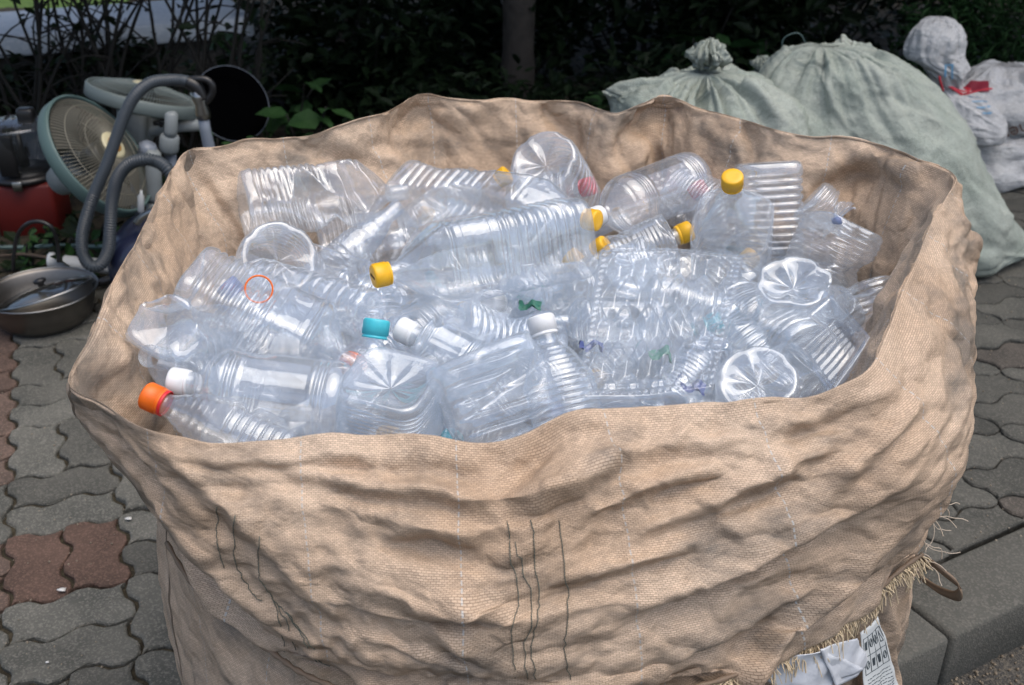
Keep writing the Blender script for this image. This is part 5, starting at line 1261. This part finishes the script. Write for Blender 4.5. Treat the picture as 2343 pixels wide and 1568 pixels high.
#@@GREEN
# ================================================================== WALL, TREES AND PLANTS
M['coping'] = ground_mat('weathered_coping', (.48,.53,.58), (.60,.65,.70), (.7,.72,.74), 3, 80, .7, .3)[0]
M['walldark'] = ground_mat('dark_concrete_wall', (.045,.042,.036), (.085,.08,.068), (.12,.11,.1), 3, 60, .95, .6)[0]  # wall face: dark grey-brown concrete, much darker than the coping
wa, wb = atz(0, 84, .5), atz(676, 30, .5); wd = (wb-wa).normalized(); wn = Vector((-wd.y, wd.x, 0)); wn = wn if wn.y > 0 else -wn; ang = math.atan2(wd.y, wd.x)
wall = thing('concrete_wall', 'low concrete wall with a pale coping behind the branches', 'wall', (wa.x, wa.y, 0)); Rw = Matrix.Rotation(ang, 3, 'Z')
mb = MB(); 
for k in range(-4, 1):
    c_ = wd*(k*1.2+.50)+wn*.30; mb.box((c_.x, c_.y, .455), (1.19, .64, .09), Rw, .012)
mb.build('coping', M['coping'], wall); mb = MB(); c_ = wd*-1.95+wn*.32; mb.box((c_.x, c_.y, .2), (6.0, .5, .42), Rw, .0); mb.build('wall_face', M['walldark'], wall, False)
def leafmat(name, c, c2):
    m = mat(name, c, .6, spec=.15, noise=(c2, 3.0, .22)); return m
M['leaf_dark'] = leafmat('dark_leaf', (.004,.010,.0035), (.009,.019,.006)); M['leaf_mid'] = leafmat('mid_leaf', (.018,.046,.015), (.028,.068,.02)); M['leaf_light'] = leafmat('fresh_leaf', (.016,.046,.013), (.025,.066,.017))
M['twig'] = mat('dark_twig', (.009,.008,.006), .9); M['bark'] = mat('grey_brown_bark', (.055,.045,.036), .9, noise=((.03,.025,.02), 14, .2), bump=.8, bscale=30)
M['lawn'] = ground_mat('sunny_lawn', (.06,.11,.02), (.10,.17,.035), (.13,.2,.05), 3, 40, .9, .5)[0]
def leaves_mesh(Cn, size, seed, lean=.5, aspect=.45, fine=False):
    """Cn (n,3) leaf base points; each leaf a folded blade of six vertices"""
    r = np.random.default_rng(seed); n = len(Cn); az = r.uniform(0, 6.283, n); el = r.normal(-.1, lean, n)
    d = np.stack([np.cos(az)*np.cos(el), np.sin(az)*np.cos(el), np.sin(el)], -1); up = np.tile([0., 0, 1], (n, 1))+r.normal(0, .35, (n, 3))
    s = np.cross(d, up); s /= np.linalg.norm(s, axis=1, keepdims=True)+1e-9; u = np.cross(s, d); L_ = (size*r.uniform(.6, 1.25, n))[:, None]; w_ = L_*aspect
    v = [Cn, Cn+d*L_*.33+s*w_*.5+u*L_*.05, Cn+d*L_*.75+s*w_*.33+u*L_*.02, Cn+d*L_*1.0-u*L_*.12, Cn+d*L_*.75-s*w_*.33+u*L_*.02, Cn+d*L_*.33-s*w_*.5+u*L_*.05, Cn+d*L_*.5-u*L_*.05]
    V = np.stack(v, 1).reshape(-1, 3); b0 = np.arange(n)*7
    F = np.concatenate([np.stack([b0, b0+6, b0+2, b0+1][::-1], -1), np.stack([b0+6, b0+3, b0+2, b0+6], -1)[:, :3].repeat(1, 0)[:0].reshape(0, 4) if False else np.zeros((0, 4), int), np.stack([b0, b0+5, b0+4, b0+6][::-1], -1)])
    F3 = np.concatenate([np.stack([b0+6, b0+3, b0+2], -1), np.stack([b0+6, b0+4, b0+3], -1)])
    return V, [tuple(f) for f in F.tolist()]+[tuple(f) for f in F3.tolist()]
def blob_pts(c, rad, n, seed, hollow=.5, clump=6):
    r = np.random.default_rng(seed); cl = r.normal(size=(clump*4, 3)); cl /= np.linalg.norm(cl, axis=1, keepdims=True); cl *= r.uniform(.35, .85, (len(cl), 1))
    k = r.integers(0, len(cl), n); P = cl[k]+r.normal(0, .20, (n, 3)); l = np.linalg.norm(P, axis=1, keepdims=True); P = P/np.maximum(l, 1)
    return np.array(c)+P*np.array(rad)
def shrub(label, c, rad, n, size, m, seed, name='shrub', cat='shrub', group=None, aspect=.45, lean=.5, stems=7, clump=6):
    t = thing(name, label, cat, (c[0], c[1], 0), group); P = blob_pts((0, 0, c[2]), rad, n, seed, clump=clump); P[:, 2] = np.maximum(P[:, 2], .03)
    V, F = leaves_mesh(P, size, seed, lean, aspect); mk('foliage', V, F, m, t, False)
    rr = random.Random(seed); mb = MB()
    for k in range(stems):
        e = Vector(P[rr.randrange(len(P))]); a = Vector((rr.uniform(-.06, .06), rr.uniform(-.06, .06), -.03)); md = (a+e)/2+Vector((rr.uniform(-.1, .1), rr.uniform(-.1, .1), rr.uniform(0, .1)))
        mb.tube([Vector(v) for v in spline([a, md, e], 10)], list(np.linspace(.009, .003, 10)), 5)
    mb.build('stems', M['twig'], t); return t
def tree(label, x, y, h, r0, crown_c, crown_r, n, size, seed, lean=(0, 0), group=None):
    t = thing('tree', label, 'tree', (x, y, 0), group); rr = random.Random(seed); top = Vector((crown_c[0]-x, crown_c[1]-y, crown_c[2]-.3))
    mb = MB(); a = Vector((0, 0, -.03)); md = Vector((top.x*.3+rr.uniform(-.05, .05), top.y*.3, h*.5)); P = [Vector(v) for v in spline([a, Vector((0, 0, .25)), md, top], 24)]
    mb.tube(P, list(np.linspace(r0, r0*.45, 24)*(1+.06*np.sin(np.arange(24)*2.1))), 14)
    for k in range(8):
        i = rr.randrange(13, 22); e = Vector((crown_c[0]-x, crown_c[1]-y, crown_c[2]))+Vector((rr.uniform(-.8, .8)*crown_r[0], rr.uniform(-.8, .8)*crown_r[1], rr.uniform(-.4, .6)*crown_r[2]))
        mb.tube([Vector(v) for v in spline([P[i], (P[i]+e)/2+Vector((0, 0, .15)), e], 10)], list(np.linspace(r0*.4, r0*.1, 10)), 7)
    mb.build('trunk', M['bark'], t)
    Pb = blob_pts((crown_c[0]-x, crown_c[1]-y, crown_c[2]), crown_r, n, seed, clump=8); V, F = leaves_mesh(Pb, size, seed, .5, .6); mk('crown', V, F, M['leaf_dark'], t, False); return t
GT = 'trees shading the bushes'
tree('straight dark tree trunk rising behind the middle of the bag', .03, 5.35, 2.6, .105, (.3,5.6,2.9), (2.6,2.2,.9), 11000, .26, 1, group=GT)
tree('thin leaning trunk left of the thick middle trunk', -.95, 5.9, 2.6, .05, (-.9,6.5,2.9), (1.8,1.7,.9), 8000, .26, 2, group=GT)
tree('tree hidden among the bushes behind the printed white sacks', 2.9, 5.8, 2.6, .08, (3.1,5.9,2.9), (2.5,2.1,1.0), 9000, .26, 3, group=GT)
tree('slim trunk deep in the shade above the green sacks', 1.55, 6.6, 2.6, .06, (1.3,7.8,2.9), (2.4,2.0,1.0), 9000, .26, 4, group=GT)
tree('unseen tree at the left, its crown set forward to shade the junk', -3.4, 5.9, 2.6, .09, (-2.3,3.75,2.5), (1.5,1.0,.35), 6000, .26, 5, group=GT)  # out-of-frame crown, shaped and moved forward to shade the fans and food processor
# dense dark bushes filling the shade
GB = 'dark bushes in the shade'
dk = [(-.75,5.05,.35,.5,.3,.42,1500,.10,'dark bush at the right end of the concrete wall'),(-.05,5.7,.5,.6,.35,.55,1600,.10,'dark bush behind the back rim of the bag'),
 (1.15,5.4,.4,.5,.35,.45,1300,.10,'dark bush between the tied sack and the trees'),
 (-2.5,4.6,.22,.55,.4,.22,900,.085,'low dark bush at the far left behind the food processor'),(-2.0,4.75,.24,.5,.3,.26,1100,.085,'low dark bush behind the fans'),
 (-1.0,6.3,.9,.8,.5,.8,1700,.12,'dark bush right of the concrete wall end'),(-.2,6.2,.8,.8,.5,.8,1700,.12,'dark bush left of the thick trunk'),
 (.75,6.0,.75,.75,.5,.75,1800,.11,'dark bush right of the thick trunk'),(1.75,6.1,.8,.75,.5,.8,1800,.11,'dark bush above the green sacks'),
 (2.7,6.3,.85,.75,.5,.85,1800,.10,'dark bush at the right above the white sacks'),(3.6,6.2,.8,.7,.5,.8,1300,.10,'dark bush at the right edge'),
 (-.15,4.6,.18,.6,.35,.2,1000,.08,'low dark bush behind the back rim of the bag'),(.7,4.7,.22,.55,.35,.24,1000,.08,'low dark bush left of the tied green sack')]
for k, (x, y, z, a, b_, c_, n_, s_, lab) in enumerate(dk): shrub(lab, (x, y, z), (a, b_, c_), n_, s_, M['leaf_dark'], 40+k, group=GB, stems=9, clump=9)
r_ = shrub('feathery narrow-leaved bush with paler tips at the top right', tuple(at(2240, 95, 5.0)), (.42,.3,.42), 2600, .075, M['leaf_mid'], 70, aspect=.16, clump=14)
def broadleaf(label, px, py, Y, hgt, nl, size, m, seed, spread=.16, name='leafy_plant'):
    p = at(px, py, Y); t = thing(name, label, 'plant', (p.x, Y, 0)); rr = random.Random(seed); mb = MB(); base = []
    for s in range(3):
        e = Vector((rr.uniform(-spread, spread), rr.uniform(-spread, spread)*.5, max(.12, p.z)+rr.uniform(-.03, .05))); P = [Vector(v) for v in spline([Vector((0, 0, -.03)), e*.5+Vector((rr.uniform(-.03,.03), 0, 0)), e], 10)]
        mb.tube(P, .004, 5)
        for k in range(nl): base.append(P[min(9, 3+k % 7)]+Vector((rr.uniform(-.02, .02), rr.uniform(-.02, .02), rr.uniform(-.02, .02))))
    mb.build('stems', M['twig'], t); V, F = leaves_mesh(np.array([tuple(v) for v in base]), size, seed, .35, .62); mk('leaves', V, F, m, t, False)
broadleaf('broad-leaved plant growing against the dark wall at the top left centre', 560, 110, 4.6, .5, 7, .16, M['leaf_mid'], 1)
broadleaf('wide-leaved plant beside the standing black pan', 630, 200, 4.5, .4, 8, .15, M['leaf_mid'], 2)
broadleaf('fresh green plant just above the back left rim of the bag', 690, 262, 4.1, .2, 9, .12, M['leaf_light'], 3, .12)
broadleaf('broad-leaved plant above the tied green sack', 1620, 110, 5.0, .4, 9, .16, M['leaf_mid'], 4, .2)
broadleaf('leafy plant inside the thin wire loop', 1730, 110, 4.9, .4, 10, .17, M['leaf_mid'], 5, .22)
broadleaf('low green plant left of the green sacks', 1395, 215, 4.6, .2, 8, .11, M['leaf_mid'], 6, .15)
broadleaf('small weed between the wand and the rim of the bag', 520, 325, 3.8, .15, 7, .09, M['leaf_light'], 7, .08)
broadleaf('weed growing in front of the food processor', 60, 585, 3.15, .1, 7, .06, M['leaf_light'], 8, .06)
broadleaf('weed between the food processor and the hose', 175, 555, 3.2, .12, 8, .07, M['leaf_light'], 9, .07)
broadleaf('weed under the large fan head', 235, 520, 3.3, .12, 7, .07, M['leaf_mid'], 10, .08)
broadleaf('weed behind the long white pipe', 130, 575, 3.3, .10, 7, .055, M['leaf_mid'], 12, .08)
broadleaf('plant at the right edge beside the printed white sack', 2330, 170, 4.9, .3, 9, .10, M['leaf_mid'], 13, .2)
# bare branches before the wall
rr = random.Random(5)
for k, (px, lab) in enumerate([(20,'bare dark shrub at the top left corner'),(130,'bare dark shrub left of the middle of the wall'),(215,'bare branching shrub in front of the wall'),(300,'dense bare shrub at the darkest part of the wall'),(400,'bare shrub with long arching twigs at the right of the wall'),(520,'thin bare shrub near the right end of the wall')]):
    p = at(px, 150, 4.35); t = thing('bare_shrub', lab, 'shrub', (p.x, 4.35, 0), 'bare shrubs in front of the wall'); mb = MB(); tips = []
    for s in range(6):
        e = Vector((rr.uniform(-.35, .45), rr.uniform(-.1, .25), rr.uniform(.65, 1.1))); P = [Vector(v) for v in spline([Vector((rr.uniform(-.04,.04), 0, -.03)), e*.45+Vector((rr.uniform(-.08,.08), 0, 0)), e], 14)]
        mb.tube(P, list(np.linspace(.012, .004, 14)), 6)
        for q in range(5):
            i = rr.randrange(4, 13); e2 = P[i]+Vector((rr.uniform(-.25, .25), rr.uniform(-.1, .1), rr.uniform(-.02, .28))); mb.tube([Vector(v) for v in spline([P[i], (P[i]+e2)/2+Vector((rr.uniform(-.03,.03), 0, .02)), e2], 8)], list(np.linspace(.005, .002, 8)), 4); tips += [e2, (P[i]+e2)/2]
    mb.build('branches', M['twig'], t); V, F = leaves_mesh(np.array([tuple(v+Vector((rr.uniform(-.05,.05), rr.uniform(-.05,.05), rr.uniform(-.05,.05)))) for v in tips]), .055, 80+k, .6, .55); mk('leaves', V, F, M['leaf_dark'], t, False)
# ivy-like ground cover in the bed, and the sunny lawn beyond the wall
r3 = np.random.default_rng(9); n_ = 9000; P = np.stack([r3.uniform(-4.5, 5, n_), r3.uniform(0, 1, n_), np.zeros(n_)], -1); P[:, 1] = 3.05+(P[:, 0]+1.5)*.5+P[:, 1]**1.0*4.2; P[:, 2] = .03+np.abs(r3.normal(0, .05, n_)); P = P[P[:, 1] > 3.0]
V, F = leaves_mesh(P, .07, 90, .4, .6); tag(mk('ground_cover', V, F, M['leaf_dark'], None, False), 'dark low ground cover carpeting the soil under the trees', 'ground cover', kind='stuff')
lw_ = mk('lawn', [(-14, 7.4, .02), (-2.9, 7.4, .02), (-2.9, 20, .35), (-14, 20, .35)], [(0, 1, 2, 3)], M['lawn'], None, False); lw_['kind'] = 'structure'
